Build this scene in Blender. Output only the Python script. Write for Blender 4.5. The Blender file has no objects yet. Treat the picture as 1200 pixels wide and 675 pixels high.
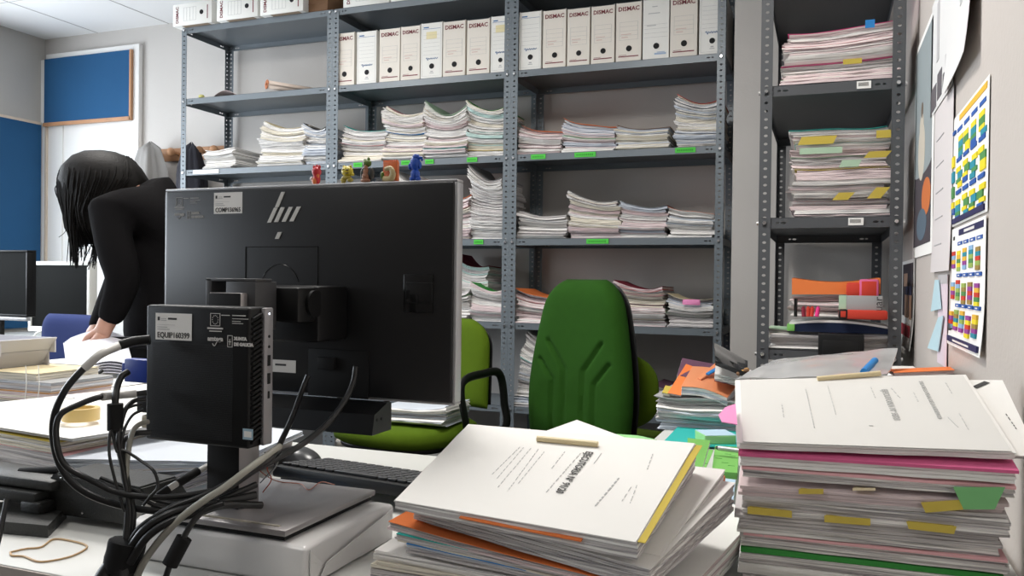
import bpy, bmesh, math, random
from mathutils import Vector, Matrix, noise
C = bpy.context.scene.collection
RND = random.Random(7)
PI = math.pi
# ------------------------------------------------------------------ camera
HC = 1.11
F = 958.135
CR = Vector((0.93398432, 0.35709383, 0.01254129))
CU = Vector((-0.0146845, 0.00329106, 0.99988676))
CF = Vector((-0.35701212, 0.93406272, -0.00831754))
O = Vector((0, 0, HC))
cd = bpy.data.cameras.new('camera'); cam = bpy.data.objects.new('camera', cd); C.objects.link(cam)
cd.sensor_width = 36; cd.lens = 36*F/1200; cd.clip_start = .02
cam.matrix_world = Matrix(((CR.x, CU.x, -CF.x, 0), (CR.y, CU.y, -CF.y, 0), (CR.z, CU.z, -CF.z, HC), (0, 0, 0, 1)))
bpy.context.scene.camera = cam
def ray(x, y): return CR*((x-600)/F) - CU*((y-337.5)/F) + CF
def at(x, y, ax, v):
    d = ray(x, y); t = (v-O[ax])/d[ax]; return O + d*t
def atd(x, y, d): return O + ray(x, y)*d

# ------------------------------------------------------------------ materials
MATS = {}
def mat(name, col, rough=.5, metal=0, spec=.5, bump=0, bscale=200, var=0, vscale=8, emit=None, coat=0, alpha=None, sheen=0):
    if name in MATS: return MATS[name]
    m = bpy.data.materials.new(name); m.use_nodes = True; nt = m.node_tree; b = nt.nodes['Principled BSDF']
    b.inputs['Base Color'].default_value = (*col, 1); b.inputs['Roughness'].default_value = rough
    b.inputs['Metallic'].default_value = metal; b.inputs['Specular IOR Level'].default_value = spec
    if coat: b.inputs['Coat Weight'].default_value = coat
    if sheen: b.inputs['Sheen Weight'].default_value = sheen
    if emit: b.inputs['Emission Color'].default_value = (*emit[:3], 1); b.inputs['Emission Strength'].default_value = emit[3]
    if alpha is not None: b.inputs['Alpha'].default_value = alpha
    tc = nt.nodes.new('ShaderNodeTexCoord')
    if var:
        n = nt.nodes.new('ShaderNodeTexNoise'); n.inputs['Scale'].default_value = vscale; n.inputs['Detail'].default_value = 4
        nt.links.new(tc.outputs['Object'], n.inputs['Vector'])
        mx = nt.nodes.new('ShaderNodeMix'); mx.data_type = 'RGBA'
        mx.inputs['A'].default_value = (*[c*(1-var) for c in col], 1); mx.inputs['B'].default_value = (*[min(1, c*(1+var)) for c in col], 1)
        nt.links.new(n.outputs['Fac'], mx.inputs['Factor']); nt.links.new(mx.outputs['Result'], b.inputs['Base Color'])
    if bump:
        n = nt.nodes.new('ShaderNodeTexNoise'); n.inputs['Scale'].default_value = bscale
        nt.links.new(tc.outputs['Object'], n.inputs['Vector'])
        bp = nt.nodes.new('ShaderNodeBump'); bp.inputs['Strength'].default_value = bump; bp.inputs['Distance'].default_value = .002
        nt.links.new(n.outputs['Fac'], bp.inputs['Height']); nt.links.new(bp.outputs['Normal'], b.inputs['Normal'])
    MATS[name] = m; return m
def paper_mat(name, col, lines=.33):
    """sheets seen edge-on: fine leaf lines stacked along Z on the sides, clean faces"""
    if name in MATS: return MATS[name]
    m = bpy.data.materials.new(name); m.use_nodes = True; nt = m.node_tree; b = nt.nodes['Principled BSDF']
    b.inputs['Roughness'].default_value = .85; b.inputs['Specular IOR Level'].default_value = .2
    tc = nt.nodes.new('ShaderNodeTexCoord'); mp = nt.nodes.new('ShaderNodeMapping'); mp.inputs['Scale'].default_value = (5, 5, 520)
    n = nt.nodes.new('ShaderNodeTexNoise'); n.inputs['Scale'].default_value = 1; n.inputs['Detail'].default_value = 3
    nt.links.new(tc.outputs['Object'], mp.inputs['Vector']); nt.links.new(mp.outputs['Vector'], n.inputs['Vector'])
    rmp = nt.nodes.new('ShaderNodeValToRGB'); rmp.color_ramp.elements[0].position = .3; rmp.color_ramp.elements[1].position = .55
    rmp.color_ramp.elements[0].color = (1-lines*2, 1-lines*2, 1-lines*1.9, 1); rmp.color_ramp.elements[1].color = (1, 1, 1, 1)
    nt.links.new(n.outputs['Fac'], rmp.inputs['Fac'])
    geo = nt.nodes.new('ShaderNodeNewGeometry'); sx = nt.nodes.new('ShaderNodeSeparateXYZ'); nt.links.new(geo.outputs['True Normal'], sx.inputs[0])
    ab = nt.nodes.new('ShaderNodeMath'); ab.operation = 'ABSOLUTE'; nt.links.new(sx.outputs['Z'], ab.inputs[0])
    lt = nt.nodes.new('ShaderNodeMath'); lt.operation = 'LESS_THAN'; lt.inputs[1].default_value = .6; nt.links.new(ab.outputs[0], lt.inputs[0])
    mx = nt.nodes.new('ShaderNodeMix'); mx.data_type = 'RGBA'; mx.blend_type = 'MULTIPLY'
    nt.links.new(lt.outputs[0], mx.inputs['Factor']); mx.inputs['A'].default_value = (*col, 1); nt.links.new(rmp.outputs['Color'], mx.inputs['B'])
    nt.links.new(mx.outputs['Result'], b.inputs['Base Color'])
    MATS[name] = m; return m
WALL = mat('painted_wall', (.50, .475, .45), .7, bump=.25, bscale=120, var=.03, vscale=3)
WALLD = mat('painted_side_wall', (.50, .455, .42), .7, bump=.25, bscale=90, var=.04, vscale=3)
WHITE = mat('white_paint', (.8, .79, .77), .5)
CEIL = mat('ceiling_tile', (.75, .75, .75), .8, bump=.3, bscale=300)
SEAM = mat('ceiling_seam', (.35, .34, .33), .7)
FLOOR = mat('floor_tile', (.06, .057, .053), .35, var=.12, vscale=20)
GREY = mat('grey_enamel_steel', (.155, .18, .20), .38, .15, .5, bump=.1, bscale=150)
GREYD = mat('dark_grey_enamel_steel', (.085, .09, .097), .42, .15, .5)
BOLT = mat('zinc_bolt', (.8, .8, .8), .25, 1)
BLUEF = mat('blue_felt', (.010, .075, .185), .95, bump=.3, bscale=500, var=.08, vscale=4)
WOOD = mat('light_wood', (.42, .22, .11), .5, var=.15, vscale=20)
WOODP = mat('pale_wood', (.62, .52, .42), .5, var=.1, vscale=20)
BSHELL = mat('monitor_shell_black', (.008, .008, .0085), .38, spec=.55, bump=.05, bscale=900)
BLACK = mat('black_plastic', (.0065, .0065, .0068), .42, spec=.3, bump=.1, bscale=900)
BLACKG = mat('black_gloss', (.01, .01, .01), .12)
BLACKM = mat('black_matte', (.008, .008, .008), .7, spec=.3)
SCREEN = mat('dark_screen', (.003, .0035, .003), .6, spec=.06)
SILVER = mat('silver_plastic', (.45, .45, .46), .38, .5)
ALU = mat('brushed_grey_metal', (.36, .34, .34), .38, .55)
LOGO = mat('chrome_lettering', (.75, .74, .7), .3, .3)
OFFW = mat('off_white_plastic', (.72, .72, .68), .45)
GREEN1 = mat('dark_green_fabric', (.019, .072, .007), .95, spec=.15, bump=.4, bscale=700, var=.12, vscale=30)
GREEN2 = mat('olive_green_fabric', (.085, .145, .008), .95, spec=.15, bump=.4, bscale=700, var=.1, vscale=30)
BLUEC = mat('navy_fabric', (.01, .025, .13), .9, bump=.3, bscale=700)
CHROME = mat('chrome', (.8, .8, .8), .12, 1)
DESK = mat('desk_laminate', (.60, .60, .57), .4, var=.02)
DESKE = mat('desk_edge', (.42, .37, .33), .5)
PW = paper_mat('pages_white', (.82, .80, .77)); PG = paper_mat('pages_grey', (.60, .57, .56), .3)
PP = paper_mat('pages_pinkish', (.72, .60, .60), .25); PC_ = paper_mat('pages_cream', (.76, .71, .60), .25)
PB = paper_mat('pages_bluish', (.60, .64, .70), .25); PT = paper_mat('pages_tealish', (.50, .66, .62), .25)
SHEET = mat('white_sheet', (.84, .83, .80), .8, spec=.2)
SHEETG = mat('greyish_sheet', (.70, .69, .66), .8, spec=.2)
INK = mat('ink', (.05, .05, .05), .8); INKG = mat('faint_ink', (.42, .42, .42), .8); INKR = mat('dark_red_ink', (.18, .025, .035), .7)
INKP = mat('pale_red_ink', (.6, .42, .38), .8); INKB = mat('blue_ink', (.03, .12, .32), .7)
def flat(name, col, r=.75): return mat(name, col, r, spec=.25)
COL = dict(pink=flat('pink_card', (.66, .13, .28)), palepink=flat('pale_pink_card', (.78, .44, .46)), red=flat('red_card', (.55, .05, .03)),
  darkred=flat('dark_red_card', (.22, .02, .04)), orange=flat('orange_card', (.83, .22, .06)), yellow=flat('yellow_card', (.58, .45, .08)),
  green=flat('green_card', (.045, .28, .055)), lime=flat('lime_card', (.20, .50, .12)), teal=flat('teal_card', (.03, .42, .38)),
  paleteal=flat('pale_teal_card', (.38, .60, .54)), blue=flat('blue_card', (.03, .22, .55)), purple=flat('mauve_card', (.13, .06, .10)),
  white=SHEET, cream=flat('cream_card', (.74, .64, .42)), grey=flat('grey_card', (.36, .36, .36)), hot=flat('hot_pink_card', (.78, .05, .25)),
  palegreen=flat('pale_green_card', (.45, .62, .45)), ltblue=flat('light_blue_card', (.45, .62, .75)), brown=flat('brown_card', (.20, .11, .06)), darkgrey=flat('dark_grey_card', (.07, .065, .06)),
  orange2=flat('orange_film', (.74, .28, .13), .35), notegreen=flat('note_green', (.30, .62, .26)), green3=flat('mid_green_note', (.20, .50, .20)), brown2=flat('rust_card', (.40, .20, .05)), navy=flat('navy_card', (.01, .018, .05)), pinktag=flat('pink_note', (.85, .30, .55)))
BOXC = mat('cream_board', (.74, .69, .62), .8, var=.03); BOXW = mat('white_board', (.78, .77, .73), .8); BOXI = mat('kraft_board', (.32, .24, .17), .9)
# ------------------------------------------------------------------ mesh helpers
def finish(bm, name, mats, parent=None, smooth=True, ang=40):
    bmesh.ops.recalc_face_normals(bm, faces=bm.faces)
    me = bpy.data.meshes.new(name)
    if smooth:
        for f in bm.faces: f.smooth = True
        for e in bm.edges:
            if len(e.link_faces) == 2 and e.calc_face_angle(0) > math.radians(ang): e.smooth = False
    bm.to_mesh(me); bm.free()
    for m in (mats if isinstance(mats, (list, tuple)) else [mats]): me.materials.append(m)
    o = bpy.data.objects.new(name, me); C.objects.link(o)
    if parent:
        o.parent = parent
        w = Vector((0, 0, 0)); q = parent
        while q: w += q.location; q = q.parent
        o.location = -w
    return o
def tag(o, label=None, cat=None, group=None, kind=None):
    if label: o['label'] = label
    if cat: o['category'] = cat
    if group: o['group'] = group
    if kind: o['kind'] = kind
    return o
def thing(name, label, cat, loc=(0, 0, 0), group=None):
    o = bpy.data.objects.new(name, None); C.objects.link(o); o.location = loc; o.empty_display_size = .05
    return tag(o, label, cat, group)
def struct(o): o['kind'] = 'structure'; return o
def B(): return bmesh.new()
def box(bm, x0, x1, y0, y1, z0, z1, bev=0, mi=0, M=None, seg=2):
    r = bmesh.ops.create_cube(bm, size=1)
    vs = r['verts']; 
    bmesh.ops.scale(bm, vec=(x1-x0, y1-y0, z1-z0), verts=vs); bmesh.ops.translate(bm, vec=((x0+x1)/2, (y0+y1)/2, (z0+z1)/2), verts=vs)
    fs = set(f for v in vs for f in v.link_faces)
    if bev:
        es = list(set(e for v in vs for e in v.link_edges))
        rr = bmesh.ops.bevel(bm, geom=es, offset=bev, segments=seg, affect='EDGES', profile=.5)
        fs = set(rr['faces']) | set(f for f in fs if f.is_valid)
        vs = list(set(v for f in fs for v in f.verts))
    for f in fs: f.material_index = mi
    if M is not None: bmesh.ops.transform(bm, matrix=M, verts=vs)
    return vs
def quad(bm, pts, mi=0):
    vs = [bm.verts.new(p) for p in pts]; f = bm.faces.new(vs); f.material_index = mi; return f
def prism(bm, pts, n, mi=0):
    """extrude polygon pts along vector n"""
    n = Vector(n); a = [bm.verts.new(p) for p in pts]; b = [bm.verts.new(Vector(p)+n) for p in pts]; k = len(pts)
    fs = [bm.faces.new(a), bm.faces.new(b[::-1])]
    for i in range(k): fs.append(bm.faces.new((a[i], a[(i+1) % k], b[(i+1) % k], b[i])))
    for f in fs: f.material_index = mi
def cyl(bm, p, q, r, r2=None, n=16, mi=0, cap=True):
    p = Vector(p); q = Vector(q); r2 = r if r2 is None else r2; d = (q-p)
    z = d.normalized(); x = z.orthogonal().normalized(); y = z.cross(x)
    a = [bm.verts.new(p+(x*math.cos(2*PI*i/n)+y*math.sin(2*PI*i/n))*r) for i in range(n)]
    b = [bm.verts.new(q+(x*math.cos(2*PI*i/n)+y*math.sin(2*PI*i/n))*r2) for i in range(n)]
    for i in range(n): bm.faces.new((a[i], a[(i+1) % n], b[(i+1) % n], b[i])).material_index = mi
    if cap: bm.faces.new(a[::-1]).material_index = mi; bm.faces.new(b).material_index = mi
def catmull(pts, k=8):
    pts = [Vector(p) for p in pts]; P = [pts[0]*2-pts[1]]+pts+[pts[-1]*2-pts[-2]]; out = []
    for i in range(1, len(P)-2):
        for j in range(k):
            t = j/k; a, b, c, d = P[i-1:i+3]
            out.append(.5*((2*b)+(c-a)*t+(2*a-5*b+4*c-d)*t*t+(-a+3*b-3*c+d)*t**3))
    out.append(pts[-1]); return out
def tube(bm, pts, r, n=8, mi=0, k=8, close=False, sq=1):
    P = catmull(pts, k) if k > 1 else [Vector(p) for p in pts]; rings = []
    up = None
    for i, p in enumerate(P):
        t = (P[min(i+1, len(P)-1)]-P[max(i-1, 0)]).normalized()
        if up is None: x = t.orthogonal().normalized()
        else: x = (up-t*up.dot(t)).normalized()
        up = x; y = t.cross(x); rr = r[0]+(r[1]-r[0])*i/(len(P)-1) if isinstance(r, tuple) else r
        rings.append([bm.verts.new(p+(x*math.cos(2*PI*j/n)+y*math.sin(2*PI*j/n)*sq)*rr) for j in range(n)])
    for a, b in zip(rings, rings[1:]):
        for j in range(n): bm.faces.new((a[j], a[(j+1) % n], b[(j+1) % n], b[j])).material_index = mi
    bm.faces.new(rings[0][::-1]).material_index = mi; bm.faces.new(rings[-1]).material_index = mi
def ellipsoid(bm, c, r, seg=20, mi=0, M=None):
    rr = bmesh.ops.create_uvsphere(bm, u_segments=seg, v_segments=seg//2, radius=1); vs = rr['verts']
    bmesh.ops.scale(bm, vec=r, verts=vs)
    if M is not None: bmesh.ops.transform(bm, matrix=M, verts=vs)
    bmesh.ops.translate(bm, vec=c, verts=vs)
    for f in set(f for v in vs for f in v.link_faces): f.material_index = mi
def strip(bm, segs, w, org, du, dv, mi=0):
    """sheet-metal strip: segs=[(length, hole(l,h) or None)], along du, width w along dv, real holes"""
    org = Vector(org); du = Vector(du); dv = Vector(dv); u = 0
    for L, h in segs:
        P = lambda a, b: bm.verts.new(org+du*(u+a)+dv*b)
        if h is None:
            bm.faces.new((P(0, 0), P(L, 0), P(L, w), P(0, w)))
        else:
            hl, hh = h; cx, cy = L/2, w/2
            hole = []
            for i in range(8):
                a = PI/4*i; s = 1 if i % 2 == 0 else .80
                hole.append(P(cx+hl/2*max(-1, min(1, math.cos(a)*1.2*s if i % 2 else math.cos(a))), cy+hh/2*max(-1, min(1, math.sin(a)*1.2*s if i % 2 else math.sin(a)))))
            out = [P(L, cy), P(L, w), P(cx, w), P(0, w), P(0, cy), P(0, 0), P(cx, 0), P(L, 0)]
            for i in range(8): bm.faces.new((hole[i], out[i], out[(i+1) % 8], hole[(i+1) % 8]))
        u += L
def text(s, size, parent, M, m, name='lettering', ext=.0004, align='CENTER', sx=1, shear=0, off=0, fit=None):
    cu = bpy.data.curves.new(name, 'FONT'); cu.body = s; cu.size = size; cu.extrude = ext; cu.align_x = align; cu.align_y = 'CENTER'; cu.shear = shear; cu.offset = off; cu.resolution_u = 2
    t = bpy.data.objects.new('tmp', cu); C.objects.link(t)
    bpy.context.view_layer.update()
    me = bpy.data.meshes.new_from_object(t.evaluated_get(bpy.context.evaluated_depsgraph_get())); bpy.data.objects.remove(t)
    if fit:
        xs = [v.co.x for v in me.vertices]; sx = fit/(max(xs)-min(xs))
    me.transform(M @ Matrix.Diagonal((sx, 1, 1, 1))); me.materials.clear(); me.materials.append(m); me.name = name
    o = bpy.data.objects.new(name, me); C.objects.link(o)
    if parent:
        o.parent = parent; w = Vector((0, 0, 0)); q = parent
        while q: w += q.location; q = q.parent
        o.location = -w
    return o
def frame(org, ex, ey):
    """matrix with local x->ex, y->ey, z->ex x ey"""
    ex = Vector(ex).normalized(); ey = Vector(ey).normalized(); ez = ex.cross(ey); o = Vector(org)
    return Matrix(((ex.x, ey.x, ez.x, o.x), (ex.y, ey.y, ez.y, o.y), (ex.z, ey.z, ez.z, o.z), (0, 0, 0, 1)))
FRONT = lambda p: frame(p, (1, 0, 0), (0, 0, 1))     # faces -Y
def rects(rs, M, th=.0004):
    """thin raised marks; rs = [(x,y,w,h,mi)] in the local frame M"""
    bm = B()
    for x, y, w, h, mi in rs: box(bm, x, x+w, y, y+h, 0, th, mi=mi)
    bmesh.ops.transform(bm, matrix=M, verts=bm.verts); return bm
# ------------------------------------------------------------------ room
XR, XL, YB, YF, ZC = .245, -4.98, 4.07, -1.7, 2.715
bm = B(); box(bm, XL-.1, XR+.1, YF-.1, YB+.1, -.1, 0); fl = struct(finish(bm, 'floor', FLOOR))
bm = B(); box(bm, XL-.1, XR+.1, YF-.1, YB+.1, ZC, ZC+.1)
for i in range(9):
    x = -4.505+.6*i
    if x < XR: box(bm, x-.0035, x+.0035, YF, YB, ZC-.0015, ZC+.001, mi=1)
for i in range(10):
    y = 3.44-.6*i
    if y > YF: box(bm, XL, XR, y-.002, y+.002, ZC-.001, ZC+.001, mi=1)
ce = struct(finish(bm, 'ceiling', [CEIL, SEAM]))
bm = B(); box(bm, XL-.1, XR+.1, YB, YB+.1, 0, ZC); struct(finish(bm, 'wall_back', WALL))
bm = B(); box(bm, XR, XR+.1, YF-.1, YB, 0, ZC); struct(finish(bm, 'wall_right', WALLD))
bm = B(); box(bm, XL, XR, YF-.1, YF, 0, ZC); struct(finish(bm, 'wall_front', mat('fill_cutting_dark_wall', (.10, .085, .075), .6)))  # unseen wall, coloured dark to cut bounce onto camera-facing surfaces
WY0, WY1, WZ0, WZ1 = .9, 3.5, .95, 2.35; VY0, VY1 = -1.6, .6
bm = B()
box(bm, XL-.1, XL, YF-.1, VY0, 0, ZC); box(bm, XL-.1, XL, VY1, WY0, 0, ZC); box(bm, XL-.1, XL, VY0, VY1, 0, WZ0); box(bm, XL-.1, XL, VY0, VY1, WZ1, ZC); box(bm, XL-.1, XL, WY1, YB, 0, ZC); box(bm, XL-.1, XL, WY0, WY1, 0, WZ0); box(bm, XL-.1, XL, WY0, WY1, WZ1, ZC)
struct(finish(bm, 'wall_left', mat('left_wall_paint', (.45, .435, .41), .7, bump=.25, bscale=120, var=.03, vscale=3)))
for wi, (a_, b_) in enumerate(((WY0, WY1), (VY0, VY1))):
    w = struct(bpy.data.objects.new('window_%d' % (wi+1), None)); C.objects.link(w); w.location = (XL-.05, (a_+b_)/2, WZ0)
    bm = B(); n = 4-wi; dw = (b_-a_)/n
    for i in range(n+1):
        y = a_+dw*i; box(bm, XL-.08, XL-.02, y-.025 if i else y, y+.025 if i < n else y, WZ0, WZ1)
    box(bm, XL-.08, XL-.02, a_, b_, WZ0, WZ0+.05); box(bm, XL-.08, XL-.02, a_, b_, WZ1-.05, WZ1)
    finish(bm, 'window_frame', WHITE, w)
    bm = B(); box(bm, XL-.1, XL+.06, a_-.03, b_+.03, WZ0-.03, WZ0); finish(bm, 'window_sill', WHITE, w)
bm = B(); x_ = at(858.5, 200, 1, 3.60).x; box(bm, x_, XR, 3.60, YB, 0, ZC); struct(finish(bm, 'wall_back', WALL))
for sd, x0, x1, y0, y1 in (('left', XL, XL+.012, YF, YB), ('right', XR-.012, XR, YF, 3.60)):
    bm = B(); box(bm, x0, x1, y0, y1, 0, .07); struct(finish(bm, 'baseboard_'+sd, WHITE))
bm = B(); box(bm, -4.1, -.45, YB-.012, YB, 0, .07); struct(finish(bm, 'baseboard_back', WHITE))
# door behind the pinboard: white frame and leaf
d = struct(bpy.data.objects.new('door_1', None)); C.objects.link(d); d.location = (-4.55, YB-.03, 0)
bm = B(); box(bm, -4.165, -4.115, YB-.035, YB, 0, 2.60, .004); box(bm, -4.93, -4.165, YB-.035, YB, 2.566, 2.60, .004); finish(bm, 'door_frame', WHITE, d)
bm = B(); box(bm, -4.93, -4.79, YB-.02, YB, 0, 2.566); box(bm, -4.79, -4.165, YB-.012, YB, 0, 2.566); finish(bm, 'door_leaf', WHITE, d)
bm = B(); box(bm, XL, XL+.045, YB-.03, YB, 0, 2.566); box(bm, XL+.045, XL+.06, YB-.035, YB, 0, 2.12, mi=1); struct(finish(bm, 'trim_1', [WHITE, WOODP]))
# pinboards
t = thing('pinboard', 'small blue felt pinboard with wooden rim high on the back wall', 'pinboard', (-4.55, YB-.04, 2.125))
bm = B(); box(bm, -4.925, -4.175, YB-.05, YB-.036, 2.135, 2.562); finish(bm, 'felt_panel', BLUEF, t)
bm = B(); box(bm, -4.93, -4.165, YB-.055, YB-.036, 2.112, 2.135); box(bm, -4.175, -4.16, YB-.055, YB-.036, 2.112, 2.562); finish(bm, 'rim', WOOD, t)
t = thing('pinboard', 'large blue felt pinboard on the left side wall beside the corner', 'pinboard', (XL+.01, 3.8, .75))
bm = B(); box(bm, XL+.001, XL+.02, 3.62, 4.03, .76, 2.125); finish(bm, 'felt_panel', BLUEF, t)
bm = B(); box(bm, XL+.001, XL+.024, 3.62, 4.03, 2.125, 2.142); finish(bm, 'rim', WOODP, t)
# coat rack with coats
t = thing('coat_rack', 'wooden peg rail on the back wall left of the shelving', 'coat rack', (-3.5, YB-.02, 1.86))
bm = B(); box(bm, -4.05, -3.43, YB-.02, YB, 1.84, 1.92, .005); finish(bm, 'rail', WOOD, t)
for x in (-3.97, -3.80, -3.58, -3.47):
    bm = B(); cyl(bm, (x, YB-.02, 1.88), (x, YB-.07, 1.885), .012); ellipsoid(bm, (x, YB-.085, 1.885), (.026, .026, .026)); finish(bm, 'peg', WOOD, t)
def garment(name, label, cat, m, cx, top, bot, wt, wb, seed):
    bm = B(); nu, nv = 40, 24; rows = []
    for j in range(nv+1):
        s = j/nv; z = top+(bot-top)*s; row = []; wd = wt+(wb-wt)*min(1, s*1.6)
        for i in range(nu):
            a = 2*PI*i/nu; k = (1+.22*math.sin(a*5+seed+s*2)*(.4+s)+.08*math.sin(a*11+seed*2))
            rr = (.35 if j == 0 else min(1, .55+s*2.5)) * (.15 if j in (0, nv) else 1)
            row.append(bm.verts.new((cx+math.cos(a)*wd/2*k*rr, YB-.125+math.sin(a)*.075*k*rr, z+.012*math.sin(a*3+seed))))
        rows.append(row)
    for a, b in zip(rows, rows[1:]):
        for i in range(nu): bm.faces.new((a[i], a[(i+1) % nu], b[(i+1) % nu], b[i]))
    bm.faces.new(rows[0]); bm.faces.new(rows[-1])
    return tag(finish(bm, name, m, ang=80), label, cat)
garment('coat', 'light grey coat hanging on the wooden peg rail', 'coat', mat('grey_wool', (.27, .26, .25), .95, bump=.3, bscale=400, var=.1), -3.925, 1.94, .95, .20, .31, 1)
garment('jacket', 'black jacket hanging on the rail behind the shelving post', 'jacket', mat('black_cloth', (.02, .02, .028), .9), -3.60, 1.92, 1.0, .14, .20, 3)
# ------------------------------------------------------------------ shelving
HOLE = (.0085, .012)
def post_bm(h):
    bm = B(); n = int(h/.025)
    segs = [(.025, HOLE)]*n
    strip(bm, segs, .035, (-.0175, 0, 0), (0, 0, 1), (1, 0, 0))
    strip(bm, segs, .035, (-.0175, 0, 0), (0, 0, 1), (0, 1, 0))
    bmesh.ops.remove_doubles(bm, verts=bm.verts, dist=1e-5)
    bmesh.ops.recalc_face_normals(bm, faces=bm.faces)
    bmesh.ops.solidify(bm, geom=bm.faces[:], thickness=.0018)
    return bm
def shelf_bm(W, D, lip=.032):
    bm = B(); g = .03
    box(bm, 0, W, .002, D-.002, lip-.0012, lip)
    for (o, du, L) in (((0, .002, 0), (1, 0, 0), W), ((0, D-.002, 0), (1, 0, 0), W), ((0, .002, 0), (0, 1, 0), D-.004), ((W, .002, 0), (0, 1, 0), D-.004)):
        sg = [(.045, None), (.015, (.011, .006)), (.02, (.017, .007)), (L-.16, None), (.02, (.017, .007)), (.015, (.011, .006)), (.045, None)]
        strip(bm, sg, lip, o, du, (0, 0, 1))
    box(bm, 0, W, .003, .014, 0, .001); box(bm, 0, W, D-.014, D-.003, 0, .001)
    return bm
ROWS = [2.497, 2.097, 1.697, 1.297, .897, .497, .097]
POST = {}
def unit(label, x0, W, y0, D, m, rows, flip=False, tags={}):
    """x0 = left bolt x, W bolt to bolt, y0 front plane, D front to back"""
    u = thing('shelving_unit', label, 'shelving', (x0+W/2, y0+D/2, 0))
    for i, (x, y, sx, sy) in enumerate(((x0, y0, 1, 1), (x0+W, y0, -1, 1), (x0, y0+D, 1, -1), (x0+W, y0+D, -1, -1))):
        key = (sx, sy, m.name)
        if key not in POST:
            b2 = post_bm(2.525); bmesh.ops.scale(b2, vec=(sx, sy, 1), verts=b2.verts)
            o = finish(b2, 'post', m, smooth=False); POST[key] = o.data
        else:
            o = bpy.data.objects.new('post', POST[key]); C.objects.link(o)
        o.parent = u; o.location = Vector((x, y, 0))-u.location
    for z in rows:
        bm = shelf_bm(W+.03, D-.004); bmesh.ops.translate(bm, vec=(x0-.015, y0+.002, z-.016), verts=bm.verts)
        s = finish(bm, 'shelf', m, u, smooth=False)
        for (x, y, sy) in ((x0, y0, -1), (x0+W, y0, -1), (x0, y0+D, 1), (x0+W, y0+D, 1)):
            bm = B(); cyl(bm, (x, y-.001 if sy < 0 else y+.001, z), (x, y+sy*.006, z), .0075, .0055, n=8); finish(bm, 'bolt', BOLT, u)
        if m is GREYD:
            bm = B(); cyl(bm, (x0-.0175, y0+.017, z), (x0-.0235, y0+.017, z), .007, n=8); finish(bm, 'bolt', BOLT, u); bm = B(); cyl(bm, (x0+W+.0175, y0+.017, z), (x0+W+.0235, y0+.017, z), .007, n=8); finish(bm, 'bolt', BOLT, u)
        for (px0, px1, colr) in tags.get(round(z, 3), []):
            bm = B(); zz = z-.011
            a = at(px0, 0, 1, y0).x; 
            # x of the tag on the lip from the pixel column
            xa = at(px0, _lip_y(px0, z, y0), 1, y0-.001).x; xb = at(px1, _lip_y(px1, z, y0), 1, y0-.001).x
            box(bm, xa, xb, y0+.0008, y0+.0018, z-.010, z+.012, mi=0)
            if colr == 'barcode':
                for k in range(12): box(bm, xa+(xb-xa)*(.12+.06*k), xa+(xb-xa)*(.12+.06*k+.03), y0+.0004, y0+.001, z-.003, z+.008, mi=1)
                tag(finish(bm, 'barcode_label', [SHEET, INK], s), 'white barcode sticker')
            elif colr == 'white': tag(finish(bm, 'label_strip', [SHEET, INK], s), 'white label strip')
            else:
                for k in range(9): box(bm, xa+(xb-xa)*(.1+.09*k), xa+(xb-xa)*(.1+.09*k+.05), y0+.0004, y0+.001, z-.003, z+.004, mi=1)
                tag(finish(bm, 'label_strip', [LIME, flat('dark_green_ink', (.03, .25, .03))], s), 'bright green label strip with writing')
    return u
LIME = flat('fluorescent_green', (.09, .55, .07))
def _lip_y(px, z, y0):
    # image row where a point of height z on plane y0 appears at column px
    y = 300.
    for _ in range(12):
        p = at(px, y, 1, y0); y += (p.z-z)*F/ max(.5, (p-O).dot(CF))
    return y
YS = 3.642; XB = [-3.3845, -3.3845+.9955, -3.3845+1.991]; WB = .9602
unit('grey slotted steel shelving, left bay beside the coats, mostly empty', XB[0], WB, YS, .391, GREY, ROWS, tags={1.697: [(226, 256, 'white')]})
unit('grey slotted steel shelving, middle bay behind the large monitor', XB[1], WB, YS, .391, GREY, ROWS, tags={1.697: [(414, 424, 'g'), (470, 480, 'g'), (498, 508, 'g'), (547, 559, 'g')], 1.297: [(555, 566, 'g')]})
unit('grey slotted steel shelving, right bay behind the green high-backed chair', XB[2], WB, YS, .391, GREY, ROWS, tags={1.697: [(622, 639, 'g'), (673, 698, 'g'), (791, 815, 'g')], 1.297: [(687, 713, 'g')]})
Y2, XU, WU, LU = 2.604, -.174, .3654, .957
unit('dark grey slotted shelving seen end-on beside the right wall', XU, WU, Y2, LU, GREYD, ROWS, tags={1.697: [(1004, 1021, 'barcode')], 1.297: [(994, 1012, 'barcode')]})
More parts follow.
